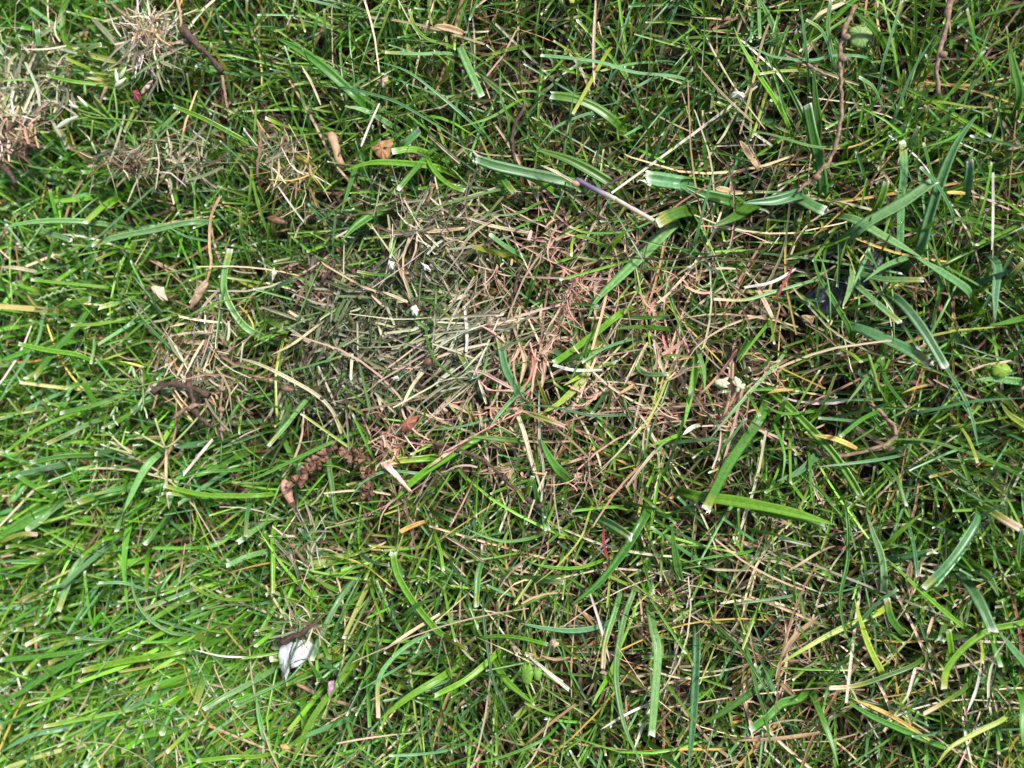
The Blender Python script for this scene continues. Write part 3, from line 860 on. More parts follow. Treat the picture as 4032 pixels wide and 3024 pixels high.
def px_path(tile, pts, hs, step=0.0012):
    return catmull([P(*tp(tile, *p), h) for p, h in zip(pts, np.interp(np.linspace(0, 1, len(pts)), np.linspace(0, 1, len(hs)), hs))], step)
def hairs(path, n, l, mat, parent, name='root_hair'):
    V, F = [], []
    for _ in range(n):
        b = path[rng.integers(0, len(path))]; d = norm(rng.normal(0, 1, 3)); L = l * rng.uniform(.4, 1.2); q = norm(np.cross(d, rng.normal(0, 1, 3))) * 0.00008
        m = len(V); V += [b - q, b + q, b + d * L]; F.append([m, m + 1, m + 2])
    return obj(name, mesh(name, V, F, mat, smooth=False), parent=parent, kind='stuff')
def root(tile, pts, hs, r, mat, label, name='dead_root', cat='root', hair=60, hl=0.0011, wob=0.16, knots=()):
    p = px_path(tile, pts, hs); p = p + rng.normal(0, 0.00012, p.shape)
    V, F = tube(p, r * np.linspace(1.05, 0.8, len(p)), 7, wob)
    o = obj(name, mesh(name, V, F, mat), label=label, cat=cat)
    if hair: hairs(p, hair, hl, mat, o)
    for f in knots:
        q = p[int(f * (len(p) - 1))]; bv, bf = ovoid(0.0011, 0.0008); obj('knot', mesh('knot', bv, bf, mat), parent=o, loc=q + np.array([r, 0, r * .6]))
    return o, p
def ovoid(a, b, nu=8, nv=6, taper=0.0):
    V, F = [], []
    for i in range(nv + 1):
        t = math.pi * i / nv; x = -math.cos(t) * a; rad = math.sin(t) * b * (1 - taper * (x / a))
        for j in range(nu):
            q = 2 * math.pi * j / nu; V.append((x, rad * math.cos(q), rad * math.sin(q)))
    for i in range(nv):
        for j in range(nu): F.append([i * nu + j, i * nu + (j + 1) % nu, (i + 1) * nu + (j + 1) % nu, (i + 1) * nu + j])
    return V, F
T_, DT = M['twig'], M['darktwig']
root('C', [(1120, 40), (1040, 220), (1020, 420), (1030, 640), (1010, 860), (940, 1050), (740, 1250)], [.025, .025, .024, .021], 0.00052, T_, 'long brown hairy root curving past the pale round leaf', hair=170, hl=.0009, knots=(.17, .3, .9))
root('C', [(1735, -20), (1700, 200), (1650, 400), (1660, 610)], [.025, .025, .023], 0.00066, T_, 'thicker short brown root with a bead like knot', hair=110, hl=.0009, knots=(.6,))
root('B', [(1190, 680), (1110, 870), (1130, 1060)], [.022, .021, .019], 0.00045, DT, 'dark hairy root hanging down to the purple stem', hair=70)
root('B', [(1870, 1125), (1700, 1220), (1540, 1410)], [.021, .022, .020], 0.0004, DT, 'dark thin root crossing under the purple stem', hair=50)
root('A', [(690, 555), (650, 680)], [.024, .024], 0.0005, T_, 'short fuzzy brown root fragment by the white seed glumes', hair=60)
root('A', [(1440, 490), (1455, 590), (1470, 705)], [.024, .023], 0.00045, T_, 'reddish brown fuzzy root tip below the shaggy straw tuft', hair=60)
root('A', [(720, 20), (820, 110), (930, 160)], [.025, .025], 0.00045, T_, 'ragged root reaching into the shaggy straw tuft', hair=90)
root('A', [(1180, 190), (1240, 250), (1300, 310), (1390, 400), (1440, 470)], [.026, .025, .023], 0.0011, DT, 'thick dark brown rotten stalk beside the shaggy straw tuft', name='dead_stalk', cat='stalk', hair=120, hl=.0018, wob=.25)
root('A', [(1150, 0), (1170, 90), (1165, 180)], [.026, .026], 0.0004, M['stub'], 'tan stem bent over the dark rotten stalk', name='dead_stalk', cat='stalk', hair=0)
root('D', [(1445, 800), (1430, 1000), (1440, 1205)], [.026, .026, .025], 0.00036, T_, 'straight reddish brown root hanging below the clipping mat', hair=40, hl=.0008, knots=(.2, .5, .85))
root('D', [(990, 885), (1100, 830), (1240, 850), (1350, 900)], [.024, .025, .024], 0.00085, DT, 'dark crumbly root lying across the pale broad blade', hair=130, hl=.0013, wob=.3)
root('D', [(1210, 760), (1260, 960), (1290, 1050), (1380, 1110)], [.025, .025, .023], 0.0008, DT, 'dark crumbly root bending below the clipping mat', hair=130, hl=.0013, wob=.3)
root('D', [(1130, 1055), (1200, 990), (1330, 960)], [.026, .026], 0.0007, T_, 'brown crumbly root end above the flowering grass stalk', hair=120, hl=.0012, wob=.3)
root('F', [(810, 1230), (870, 1250), (980, 1300), (1200, 1260), (1350, 1200), (1375, 1120), (1280, 1010), (1190, 930)], [.017, .018, .018, .016], 0.0006, T_, 'looped fuzzy grey brown root among green blades', hair=160, hl=.0009)
root('E', [(600, 1210), (700, 1240), (900, 1310), (1050, 1440), (1150, 1540), (1290, 1640)], [.019, .020, .017], 0.0005, DT, 'grey twig with small brown buds under the coral fungus threads', name='twig', cat='twig', hair=30, hl=.001, knots=(.55, .62, .72, .8, .86, .92, .97))
root('E', [(1175, 70), (1130, 170), (1140, 260), (1160, 320)], [.017, .018], 0.0006, DT, 'dark crumbly root standing in the straw beside the clipping mat', hair=90, hl=.0012, wob=.3)
root('D', [(2170, 40), (2110, 130), (2080, 170)], [.020, .020], 0.0005, DT, 'dark root tip at the edge of the soil hole', hair=40)
root('A', [(-10, 1060), (60, 1120), (90, 1190)], [.024, .024], 0.0009, DT, 'blackish rotten root beside a whitish straw', hair=60, wob=.25)
root('G', [(1820, 850), (1900, 810), (1990, 760), (2050, 700)], [.027, .029, .027], 0.0008, DT, 'dark brown shredded root lying over the white papery flake', hair=160, hl=.0018, wob=.3)
root('B', [(600, 1190), (580, 1270), (560, 1330)], [.020, .019], 0.0004, T_, 'thin brown root above the straw bundle', hair=50)
root('C', [(660, 325), (740, 370), (830, 430), (930, 490)], [.021, .022], 0.0004, T_, 'thin ringed brown root beside a broad cut blade', hair=40)
root('F', [(510, 75), (620, 85), (700, 70)], [.014, .014], 0.0006, DT, 'brown root showing between blades near the black stone shard', hair=50)

# smooth twig stub, pinkish bud, seed pod
o, p = root('A', [(2150, 870), (2165, 930), (2195, 1030), (2230, 1090)], [.016, .017, .014], 0.0014, M['stub'], 'smooth tan twig stub standing among green blades', name='twig_stub', cat='twig', hair=0, wob=.07)
bud = bpy.data.objects.new('bud_stalk', None); col.objects.link(bud); bud['label'] = 'pinkish swollen bud on a brown stalk below the brown scaly seed spikes'; bud['category'] = 'bud'
bp_ = px_path('D', [(1840, 1450), (1850, 1490), (1865, 1540), (1885, 1590), (1920, 1659), (1950, 1700)], [.0195, .019, .015])
ss = np.linspace(0, 1, len(bp_))
V, F = tube(bp_, np.interp(ss, [0, .08, .22, .38, .5, .7, 1], [.0005, .0011, .0016, .00155, .0009, .0006, .0005]), 12, 0.04); obj('bud', mesh('bud', V, F, M['bud']), parent=bud)
st_ = bp_[int(.5 * len(bp_)):]
V, F = tube(st_, np.linspace(.00095, .0007, len(st_)) + .00003, 9, .05); obj('stalk', mesh('stalk', V, F, DT), parent=bud)
def pod(tile, x, y, h, a, b, rotz, mat, name, label, cat):
    V, F = ovoid(a, b, 12, 10, 0.35); V = np.array(V); V += 0.06 * b * np.sin(V * 9000) ; o = obj(name, mesh(name, V, F, mat), label=label, cat=cat, loc=P(*tp(tile, x, y), h)); o.rotation_euler = (0, 0.1, rotz); return o
pod('A', 1800, 1430, .0145, .0032, .0011, -0.25, M['husk'], 'seed_pod', 'glossy brown pointed seed pod lying among green blades', 'seed')
pod('E', 580, 680, .0215, .0022, .0010, 0.3, M['husk'], 'seed_husk', 'dark brown husk on the straw edge of the clipping mat', 'seed')
pod('D', 1860, 860, .022, .0019, .0009, -0.2, M['husk'], 'seed_husk', 'reddish brown husk on the clipping mat beside the long bent straw', 'seed')

# brown scaly seed spikes
def cup():
    V, F = [], []
    nu, nv = 7, 3
    for i in range(nv + 1):
        t = i / nv
        for j in range(nu):
            q = 2 * math.pi * j / nu; r = (0.25 + 0.75 * math.sin(t * 2.0)) * (1 + .12 * math.cos(3 * q))
            V.append((t * 0.0021, r * 0.00095 * math.cos(q), r * 0.0006 * math.sin(q)))
    for i in range(nv):
        for j in range(nu): F.append([i * nu + j, i * nu + (j + 1) % nu, (i + 1) * nu + (j + 1) % nu, (i + 1) * nu + j])
    return V, F
cv, cf = cup(); cup_me = mesh('husk', cv, cf, M['husk'])
def spike(pts_src, hs, nh, label):
    e = bpy.data.objects.new('seed_spike', None); col.objects.link(e); e['label'] = label; e['category'] = 'seed spike'; e['group'] = 'brown scaly seed spikes'
    p = catmull([P(u, v, h) for (u, v), h in zip(pts_src, hs)], 0.0006); V, F = tube(p, .0005, 6, .15); obj('stem', mesh('stem', V, F, DT), parent=e)
    for i in range(nh):
        q = p[int(i / nh * (len(p) - 1))]; o = obj('husk', cup_me, parent=e, loc=q + rng.normal(0, .0003, 3)); a = rng.uniform(0, 2 * math.pi)
        o.rotation_euler = (rng.uniform(-1, 1), -rng.uniform(0.0, 0.9), a); s = rng.uniform(.7, 1.15); o.scale = (s, s, s)
c3 = lambda x, y: (1080 + x * 520 / 2212, 1700 + y * 390 / 1659)
spike([c3(340, 840), c3(560, 640), c3(780, 430), c3(1000, 270)], [.022, .022, .021, .020], 34, 'brown scaly seed spike lying against the pinkish swollen bud')
spike([c3(1180, 300), c3(1270, 370), c3(1420, 400), c3(1560, 480)], [.021, .021, .020, .019], 22, 'short brown scaly seed spike beside coral fungus threads')
spike([c3(1560, 640), c3(1560, 800), c3(1570, 960), c3(1590, 1150)], [.020, .021, .020, .018], 30, 'upright brown scaly seed spike crossed by a thin blue-green blade')

# flowering grass: stalk with branches and spikelets
gv, gf = ovoid(1.0, 0.30, 7, 6, 0.35)
def leafcol(me_v, colr): return np.tile(np.array(colr), (len(me_v), 1))
spk = {}
for k, c in dict(green=(0.17, 0.33, 0.075), pale=(0.38, 0.50, 0.28), white=(0.62, 0.68, 0.58), cream=(0.70, 0.67, 0.48)).items():
    v = np.array(gv) * 0.0017
    spk[k] = mesh('spikelet', v, gf, M['leaf'], np.array(c)[None] * (1 + 0.35 * (v[:, :1] / 0.0017)) , np.stack([np.arctan2(v[:, 1], v[:, 2]) / 3, v[:, 0] * 800, v[:, 0] * 0], -1))
def panicle(label, stem, spikelets, name='panicle', h=.026, r=.00028, stemcol=(0.20, 0.34, 0.07)):
    e = bpy.data.objects.new(name, None); col.objects.link(e); e['label'] = label; e['category'] = 'seed head'; e['group'] = 'grass seed heads'
    for pts in stem:
        p = catmull([P(u, v, hh) for (u, v), hh in zip(pts, np.linspace(h, h - .002, len(pts)))], .0012); V, F = tube(p, r, 6, .03)
        obj('stalk', mesh('stalk', V, F, M['leaf'], leafcol(V, stemcol), np.zeros((len(V), 3))), parent=e)
    for (u, v, ang, s, k) in spikelets:
        o = obj('spikelet', spk[k], parent=e, loc=P(u, v, h + .0006)); o.rotation_euler = (rng.uniform(-1, 1), rng.normal(0, .15), R(ang)); s *= .52; o.scale = (s, s * .9, s * .8)
    return e
c5 = lambda x, y: (400 + x * 500 / 2212, 1450 + y * 375 / 1659)
panicle('green flowering grass stalk with pale spikelets below the clipping mat', [[c5(300, 560), c5(380, 430), c5(560, 340), c5(720, 300), c5(1000, 220), c5(1300, 120)], [c5(220, 720), c5(300, 570)], [c5(370, 430), c5(180, 340), c5(0, 260)], [c5(730, 640), c5(720, 330)], [c5(560, 60), c5(640, 190), c5(690, 270)]],
        [(*c5(470, 320), 160, 1.3, 'green'), (*c5(400, 370), 175, 1.1, 'pale'), (*c5(600, 310), 170, 1.2, 'green'), (*c5(540, 390), 20, 1.1, 'green'), (*c5(430, 490), 20, 1.5, 'green'), (*c5(330, 550), 215, 1.4, 'green'), (*c5(240, 610), 210, 1.3, 'green'),
         (*c5(190, 770), 250, 1.5, 'pale'), (*c5(210, 860), 285, 1.0, 'white'), (*c5(270, 720), 265, 1.0, 'pale'), (*c5(700, 690), 250, 1.2, 'pale'), (*c5(760, 730), 300, 1.4, 'pale'), (*c5(785, 820), 285, 1.2, 'white'), (*c5(560, 70), 290, 2.0, 'pale'), (*c5(500, 30), 250, 1.6, 'pale'), (*c5(30, 270), 150, 2.0, 'pale')])
panicle('withered branching grass stalk forking below the flowering stalk', [[c5(1110, 1380), c5(1250, 1310), c5(1480, 1080), c5(1700, 830), c5(1860, 620)], [c5(930, 870), c5(1010, 1120), c5(1105, 1380)], [c5(700, 1170), c5(900, 1280), c5(1100, 1385)], [c5(0, 1340), c5(200, 1400), c5(530, 1490)], [c5(140, 1140), c5(320, 1320), c5(530, 1490)], [c5(560, 1330), c5(545, 1490)]],
        [(*c5(620, 1130), 150, 1.0, 'white'), (*c5(600, 1340), 190, 1.2, 'white'), (*c5(670, 1340), 20, 1.0, 'pale'), (*c5(30, 1340), 160, 1.3, 'white'), (*c5(130, 1330), 240, 1.1, 'pale'), (*c5(150, 1130), 140, 1.0, 'pale'), (*c5(440, 1115), 170, 1.0, 'white'), (*c5(200, 970), 190, 1.1, 'pale'), (*c5(260, 960), 300, 1.0, 'white')], stemcol=(0.42, 0.47, 0.20), r=.0003)
def spikeline(tile, a, b, n, k, s=1.1, side=24):
    o = []
    for i in range(n):
        t = i / max(1, n - 1); x, y = a[0] + (b[0] - a[0]) * t, a[1] + (b[1] - a[1]) * t
        ang = math.degrees(math.atan2(-(a[1] - b[1]), a[0] - b[0])); sg = 1 if i % 2 else -1
        u, v = tp(tile, x, y); o.append((u, v, ang + sg * side, s * rng.uniform(.8, 1.15), k))
    return o
panicle('green seed spike lying over the clipping mat', [[tp('D', *q) for q in [(1240, 380), (1330, 330), (1450, 290), (1630, 268)]]], spikeline('D', (1235, 385), (1400, 305), 12, 'green', 1.15), h=.0265)
panicle('slim green seed spike beside the tan dry leaf stalk', [[tp('D', *q) for q in [(950, 130), (1100, 105), (1300, 80)]]], spikeline('D', (945, 132), (1180, 95), 9, 'green', 1.2, 12), h=.0265)
panicle('drooping pale green seed head beside a bright cut blade', [[tp('D', *q) for q in [(250, 280), (330, 250), (480, 215), (560, 215)]]], spikeline('D', (240, 285), (420, 215), 11, 'pale', 1.15, 28), h=.0265)
c6 = lambda x, y: (x * 800 / 2212, 100 + y * 600 / 1659)
panicle('fallen seed head with large white glumes near the dark red scrap', [[c6(1700, 1060), c6(1250, 1020), c6(1000, 1000), c6(850, 930)], [c6(630, 1100), c6(800, 1030), c6(1000, 1000)], [c6(880, 800), c6(1000, 900), c6(1160, 1000)], [c6(780, 860), c6(860, 920), c6(1100, 990)], [c6(1240, 690), c6(1270, 900), c6(1270, 1050), c6(1240, 1190)], [c6(1250, 690), c6(1200, 830), c6(1180, 980)], [c6(1010, 1030), c6(1000, 1150), c6(985, 1280)]],
        [(*c6(690, 1070), 205, 3.2, 'white'), (*c6(790, 1015), 200, 2.2, 'white'), (*c6(900, 830), 130, 2.4, 'white'), (*c6(800, 880), 160, 2.2, 'white'), (*c6(775, 845), 130, 1.6, 'white'), (*c6(1270, 560), 95, 2.4, 'white'), (*c6(1340, 510), 70, 2.4, 'pale'), (*c6(1310, 620), 30, 2.6, 'white'), (*c6(925, 700), 95, 2.0, 'green')], h=.0265)
panicle('green bud bearing weed shoot beside the looped fuzzy root', [[tp('F', *q) for q in [(1205, 640), (1235, 740), (1250, 800), (1215, 860)]], [tp('F', *q) for q in [(1250, 800), (1270, 870)]]], [(*tp('F', 1218, 850), 250, 1.0, 'green'), (*tp('F', 1270, 860), 290, .9, 'green'), (*tp('F', 1210, 660), 100, 1.1, 'green')], h=.024, r=.0004)
for k_, (x, y) in enumerate([(500, 70), (1095, 850)]):
    panicle('tiny green seed head in the straw, ' + ('right of the wide frayed bright blade' if k_ == 0 else 'in the middle of the dry straw'), [[tp('I', x - 50, y - 60), tp('I', x, y)]], [(*tp('I', x + dx, y + dy), a, .9, 'green') for dx, dy, a in ((0, 30, 260), (20, 0, 320), (-18, 10, 230), (0, -25, 60), (18, -35, 20))], h=.0255)

# cream withered florets on stems
c7 = lambda x, y: (2750 + x * 400 / 2212, 1400 + y * 300 / 1659)
e = panicle('cream withered florets on tan stems rising from a pink tuft', [[c7(690, 640), c7(760, 740), c7(700, 1100)], [c7(850, 680), c7(760, 900), c7(640, 1150)], [c7(960, 740), c7(850, 900), c7(720, 1080)], [c7(745, 130), c7(730, 500), c7(640, 1050), c7(520, 1400)]], [], name='withered_florets', h=.0225, r=.00042, stemcol=(0.50, 0.34, 0.22)); del e['group']
pv, pf = ovoid(.0017, .00075, 8, 7, -.3); pet = mesh('petal', pv, pf, M['cream'])
for (x, y, a, s) in [(450, 560, 200, 1.15), (470, 610, 175, 1.2), (520, 650, 160, 1.2), (570, 540, 220, 1.1), (590, 620, 190, 1.0), (530, 590, 185, 1.2), (820, 560, 100, 1.1), (860, 590, 80, 1.0), (880, 620, 60, .9), (910, 680, 340, 1.1), (940, 660, 20, .9), (860, 720, 250, .9), (780, 600, 120, .7)]:
    o = obj('petal', pet, parent=e, loc=P(*c7(x, y), .0235)); o.rotation_euler = (0, .2, R(a)); s *= .68; o.scale = (s, s, s)

# ------------------------------------------------------------------ stone, flake, leaves, petals
def stone():
    A, B_ = np.array(P(3180, 1240, .0095)), np.array(P(3475, 1018, .0085))
    ax = B_ - A; L = np.linalg.norm(ax); ang = math.atan2(ax[1], ax[0]); nu, nv = 60, 26
    V = np.zeros((nu, nv, 3)); u = np.linspace(0, 1, nu); q = np.linspace(0, 1, nv)
    for i in range(nu):
        wd = (0.0042 + .0007 * math.sin(u[i] * 9)) * min(1, (u[i] + .03) * 9, (1.03 - u[i]) * 5) ** .45
        for j in range(nv):
            a = 2 * math.pi * q[j]; y = math.cos(a); z = math.sin(a)
            ridge = .00055 * math.sin(y * 7 + u[i] * 1.2) * (z > 0) + .00025 * math.sin(y * 19 + 3 * math.sin(u[i] * 4)) * (z > 0)
            V[i, j] = ((u[i] - .5) * L, math.copysign(abs(y) ** .7, y) * wd, math.copysign(abs(z) ** .6, z) * (.0042 if z > 0 else .007) + ridge + .0006 * math.sin(u[i] * 6) - .0022 * (y < -.35) * (y + .35) * -1.5)
    V += rng.normal(0, .00005, V.shape)
    V = V[:, :-1]; nv -= 1
    F = [[i * nv + j, i * nv + (j + 1) % nv, (i + 1) * nv + (j + 1) % nv, (i + 1) * nv + j] for i in range(nu - 1) for j in range(nv)] + [list(range(nv))[::-1], [(nu - 1) * nv + j for j in range(nv)]]
    o = obj('stone_shard', mesh('stone_shard', V.reshape(-1, 3), F, M['stone']), label='black ridged stone shard sunk between green blades', cat='stone', loc=(A + B_) / 2); o.rotation_euler = (0, 0, ang)
stone()
def sheet(pts3, thick, bow=0.0, rings=5):
    """a thin solid piece from an outline: fan of rings, slightly bowed"""
    pts3 = np.array(pts3); c = pts3.mean(0); n = len(pts3); V = []
    for side in (0, 1):
        for r in range(rings + 1):
            f = r / rings
            for p in pts3:
                q = c + (p - c) * f; q = q + np.array([0, 0, bow * (1 - f * f) - side * thick]); V.append(q)
    V = np.array(V); m = n * (rings + 1); F = []
    for r in range(rings):
        for j in range(n):
            a, b = r * n + j, r * n + (j + 1) % n
            F.append([a, b, b + n, a + n]); F.append([m + a, m + a + n, m + b + n, m + b])
    for j in range(n):
        a, b = rings * n + j, rings * n + (j + 1) % n; F.append([a, b, m + b, m + a])
    return V, F
def refine(poly, k=3, jit=.0):
    p = np.array(poly, float); o = []
    for i in range(len(p)):
        a, b = p[i], p[(i + 1) % len(p)]
        for t in range(k): o.append(a + (b - a) * t / k + rng.normal(0, jit, 2))
    return np.array(o)
c1 = lambda x, y: (1000 + x * 400 / 2212, 2400 + y * 300 / 1659)
fl = bpy.data.objects.new('papery_flake', None); col.objects.link(fl); fl['label'] = 'crumpled white papery flake caught in lush green grass'; fl['category'] = 'flake'
out1 = refine([c1(860, 720), c1(1060, 650), c1(1180, 670), c1(1330, 830), c1(1250, 1000), c1(1010, 1200), c1(800, 1290), c1(780, 1000)], 4, 1.0)
V, F = sheet([P(u, v, .0200 + .0015 * math.sin(u * .05)) for u, v in out1], .0003, .0012); obj('panel', mesh('panel', V, F, M['flake']), parent=fl)
out2 = refine([c1(840, 715), c1(690, 690), c1(590, 760), c1(520, 1000), c1(570, 1280), c1(690, 1560), c1(770, 1330), c1(760, 1000)], 4, 1.0)
V, F = sheet([P(u, v, .0180 + .0012 * math.sin(v * .04)) for u, v in out2], .0003, .0008); obj('panel', mesh('panel', V, F, M['flake']), parent=fl)
p = catmull([P(*c1(x, y), .0217) for x, y in ((880, 1150), (960, 1110), (1080, 1080), (1160, 1075))], .0008); V, F = tube(p, .00014, 5, .2); obj('vein', mesh('vein', V, F, DT), parent=fl)

def leaf_piece(name, poly, h, colr, label, cat, bow=.0008, thick=.00025, living=True, tilt=0.0, jit=.8, parent=None):
    pts = refine(poly, 4, jit); c = pts.mean(0)
    V, F = sheet([P(u, v, h + tilt * (u - c[0]) * PXM + (.0001 if living else .0004) * math.sin(i * 1.7)) for i, (u, v) in enumerate(pts)], thick, bow)
    cc = np.tile(np.array(colr), (len(V), 1)) * (1 + rng.normal(0, .05, (len(V), 1)))
    ang = np.arctan2(V[:, 1] - V[:, 1].mean(), V[:, 0] - V[:, 0].mean())
    return obj(name, mesh(name, V, F, M['leaf'] if living else M['dry'], cc, np.stack([ang * 0.35, np.hypot(V[:, 0] - V[:, 0].mean(), V[:, 1] - V[:, 1].mean()) * 300, V[:, 0] * 0], -1)), parent=parent, label=label, cat=cat)
def rosette(cx, cy, rx, ry, notch=90, lob=.06, n=16, k=5):
    o = []
    for i in range(n):
        a = 2 * math.pi * i / n; d = abs((math.degrees(a) - notch + 180) % 360 - 180); r = 1 + lob * math.cos(k * a) - .35 * math.exp(-(d / 16) ** 2)
        o.append((cx + rx * r * math.cos(a), cy - ry * r * math.sin(a)))
    return o
leaf_piece('round_leaf', rosette(*tp('C', 1150, 235), 50, 45, 190), .0185, (.26, .40, .13), 'pale round weed leaf behind the long brown root', 'leaf')
lf = leaf_piece('round_leaf', rosette(*tp('F', 2062, 738), 38, 30, 100), .0215, (.26, .42, .05), 'lime round notched weed leaf above a wet blade', 'leaf')
leaf_piece('lobe', rosette(*tp('F', 1990, 722), 24, 11, 20), .0205, (.22, .38, .05), None, None, parent=lf)
leaf_piece('oval_leaf', rosette(*tp('H', 1203, 1045), 25, 48, 90, .05), .0225, (.17, .33, .045), 'larger oval weed leaf with toothed edge under a bright arched blade', 'leaf', tilt=.2)
leaf_piece('oval_leaf', rosette(*tp('H', 1272, 1045), 17, 30, 90, .03), .0225, (.19, .36, .06), 'smaller oval weed leaf beside the larger toothed one', 'leaf', tilt=-.3)
leaf_piece('tan_leaf', rosette(*tp('H', 1378, 850), 19, 17, 30), .0205, (.48, .42, .25), 'small round tan leaf at the tip of a bright arched blade', 'dry leaf', living=False)
TQ = lambda t, *q: [tp(t, *a) for a in q]
leaf_piece('leaf_scrap', TQ('A', (855, 590), (890, 580), (905, 600), (900, 655), (875, 650)), .0265, (.24, .05, .07), 'dark red leaf scrap lying on grass below the straw tuft', 'leaf scrap', living=False)
leaf_piece('leaf_scrap', TQ('A', (905, 600), (950, 555), (985, 510), (990, 520), (960, 575), (915, 610)), .0262, (.52, .40, .30), 'pale tan twisted scrap touching the dark red scrap', 'leaf scrap', living=False)
leaf_piece('yellow_leaf', TQ('A', (1890, 985), (1930, 985), (2010, 1040), (1990, 1060), (1920, 1035)), .0225, (.36, .31, .05), 'yellow leaf end with bleached cut near the tan twig stub', 'leaf scrap')
leaf_piece('dead_leaf', TQ('B', (190, 960), (240, 920), (320, 900), (335, 930), (300, 1030), (270, 1050), (220, 1000)), .019, (.36, .19, .09), 'crisp brown leaf half hidden under green blades', 'dry leaf', living=False)
leaf_piece('dead_leaf', TQ('B', (225, 520), (300, 490), (310, 540), (270, 570)), .018, (.46, .33, .22), 'small tan leaf scrap behind a broad green blade', 'dry leaf', living=False)
leaf_piece('dead_leaf', TQ('E', (360, 1110), (440, 1040), (500, 1030), (490, 1060), (450, 1130), (390, 1145)), .0225, (.34, .13, .085), 'curled red-brown leaf at the edge of the clipping mat', 'dry leaf', living=False, bow=.002)
leaf_piece('dead_leaf', TQ('E', (940, 375), (975, 395), (1075, 345), (1050, 385), (1000, 410), (960, 460), (935, 450)), .0225, (.62, .48, .34), 'pale tan curled leaf at the edge of the clipping mat', 'dry leaf', living=False, bow=.0018)
leaf_piece('white_scrap', TQ('E', (445, 335), (480, 315), (500, 345), (490, 390), (460, 385)), .0225, (.66, .65, .60), 'bright white scrap lying on the clipping mat', 'flake', living=False)
leaf_piece('white_scrap', TQ('E', (310, 30), (345, 40), (335, 90), (310, 85)), .0215, (.72, .72, .66), 'pale flat seed on the upper edge of the clipping mat', 'flake', living=False)
leaf_piece('white_scrap', TQ('E', (510, 40), (560, 60), (580, 95), (540, 95)), .0215, (.66, .64, .60), 'grey white chaff on the upper edge of the clipping mat', 'flake', living=False)
leaf_piece('white_scrap', TQ('E', (315, 790), (360, 775), (375, 790), (340, 810)), .0225, (.68, .58, .52), 'pinkish white flake under the straw bundle', 'flake', living=False)
leaf_piece('white_scrap', TQ('C', (305, 610), (345, 585), (400, 605), (395, 635), (310, 635)), .0255, (.62, .60, .52), 'pale cream flake hung over a thin grey strand', 'flake', living=False)
leaf_piece('white_scrap', TQ('D', (1760, 110), (1775, 70), (1790, 110), (1765, 165)), .024, (.60, .54, .42), 'cream pointed seed at the upper edge of the soil hole', 'seed', living=False)
leaf_piece('dead_leaf', TQ('D', (975, 200), (1000, 190), (1060, 200), (1085, 290), (1050, 290), (990, 240)), .025, (.55, .45, .33), 'pale tan dry leaf blade above the clipping mat', 'dry leaf', living=False, bow=.0014)
leaf_piece('dead_leaf', TQ('D', (1330, 150), (1350, 180), (1290, 290), (1230, 350), (1230, 310), (1270, 210)), .025, (.40, .28, .19), 'brown dry leaf blade beside the green seed spike', 'dry leaf', living=False, bow=.0012)
leaf_piece('petal', TQ('G', (2120, 1170), (2125, 1100), (2165, 1090), (2160, 1150), (2130, 1200)), .021, (.40, .25, .33), 'mauve petal sunk in grass near the white papery flake', 'petal', living=False)
leaf_piece('dead_leaf', TQ('F', (1630, 330), (1680, 310), (1690, 380), (1660, 410)), .014, (.22, .10, .06), 'dark red-brown leaf under thin blades near the lime round leaf', 'dry leaf', living=False)
leaf_piece('dead_leaf', TQ('F', (770, 380), (860, 385), (840, 440), (780, 430)), .013, (.50, .36, .20), 'tan leaf scrap under the end of the black stone shard', 'dry leaf', living=False)
leaf_piece('dead_leaf', TQ('G', (1810, 1510), (1850, 1500), (1880, 1530), (1830, 1550)), .020, (.50, .32, .12), 'small orange tan leaf scrap between lush blades', 'dry leaf', living=False)

# purple stem with its white base and node
pe = bpy.data.objects.new('purple_stem', None); col.objects.link(pe); pe['label'] = 'purple grass stem fading to white at its base'; pe['category'] = 'stem'
for nm, pts, c_, r_ in (('sheath', [(1522, 1162), (1640, 1225), (1785, 1295)], (.17, .13, .24), .00068), ('white_base', [(1780, 1292), (1900, 1360), (2025, 1432)], (.60, .56, .50), .0006)):
    p = px_path('B', pts, [.0235, .0232]); V, F = tube(p, r_, 8, .05)
    t = np.concatenate([np.repeat(np.linspace(0, 1, len(p)), 8), [0, 1]])[:, None]; f = smoothstep(.35, 1.0, t) if nm == 'sheath' else np.ones_like(t)
    C = (np.array(c_) * (1 - f) + np.array((.52, .47, .44)) * f) * (1 + rng.normal(0, .06, t.shape)) * (1 + .25 * (np.sin(np.arange(len(V)) * 2.3) > .7)[:, None])
    obj(nm, mesh(nm, V, F, M['leaf'], C, np.zeros((len(V), 3))), parent=pe)
V, F = ovoid(.0012, .0009); o = obj('node', mesh('node', V, F, M['stub']), parent=pe, loc=P(*tp('B', 1520, 1190), .0234))

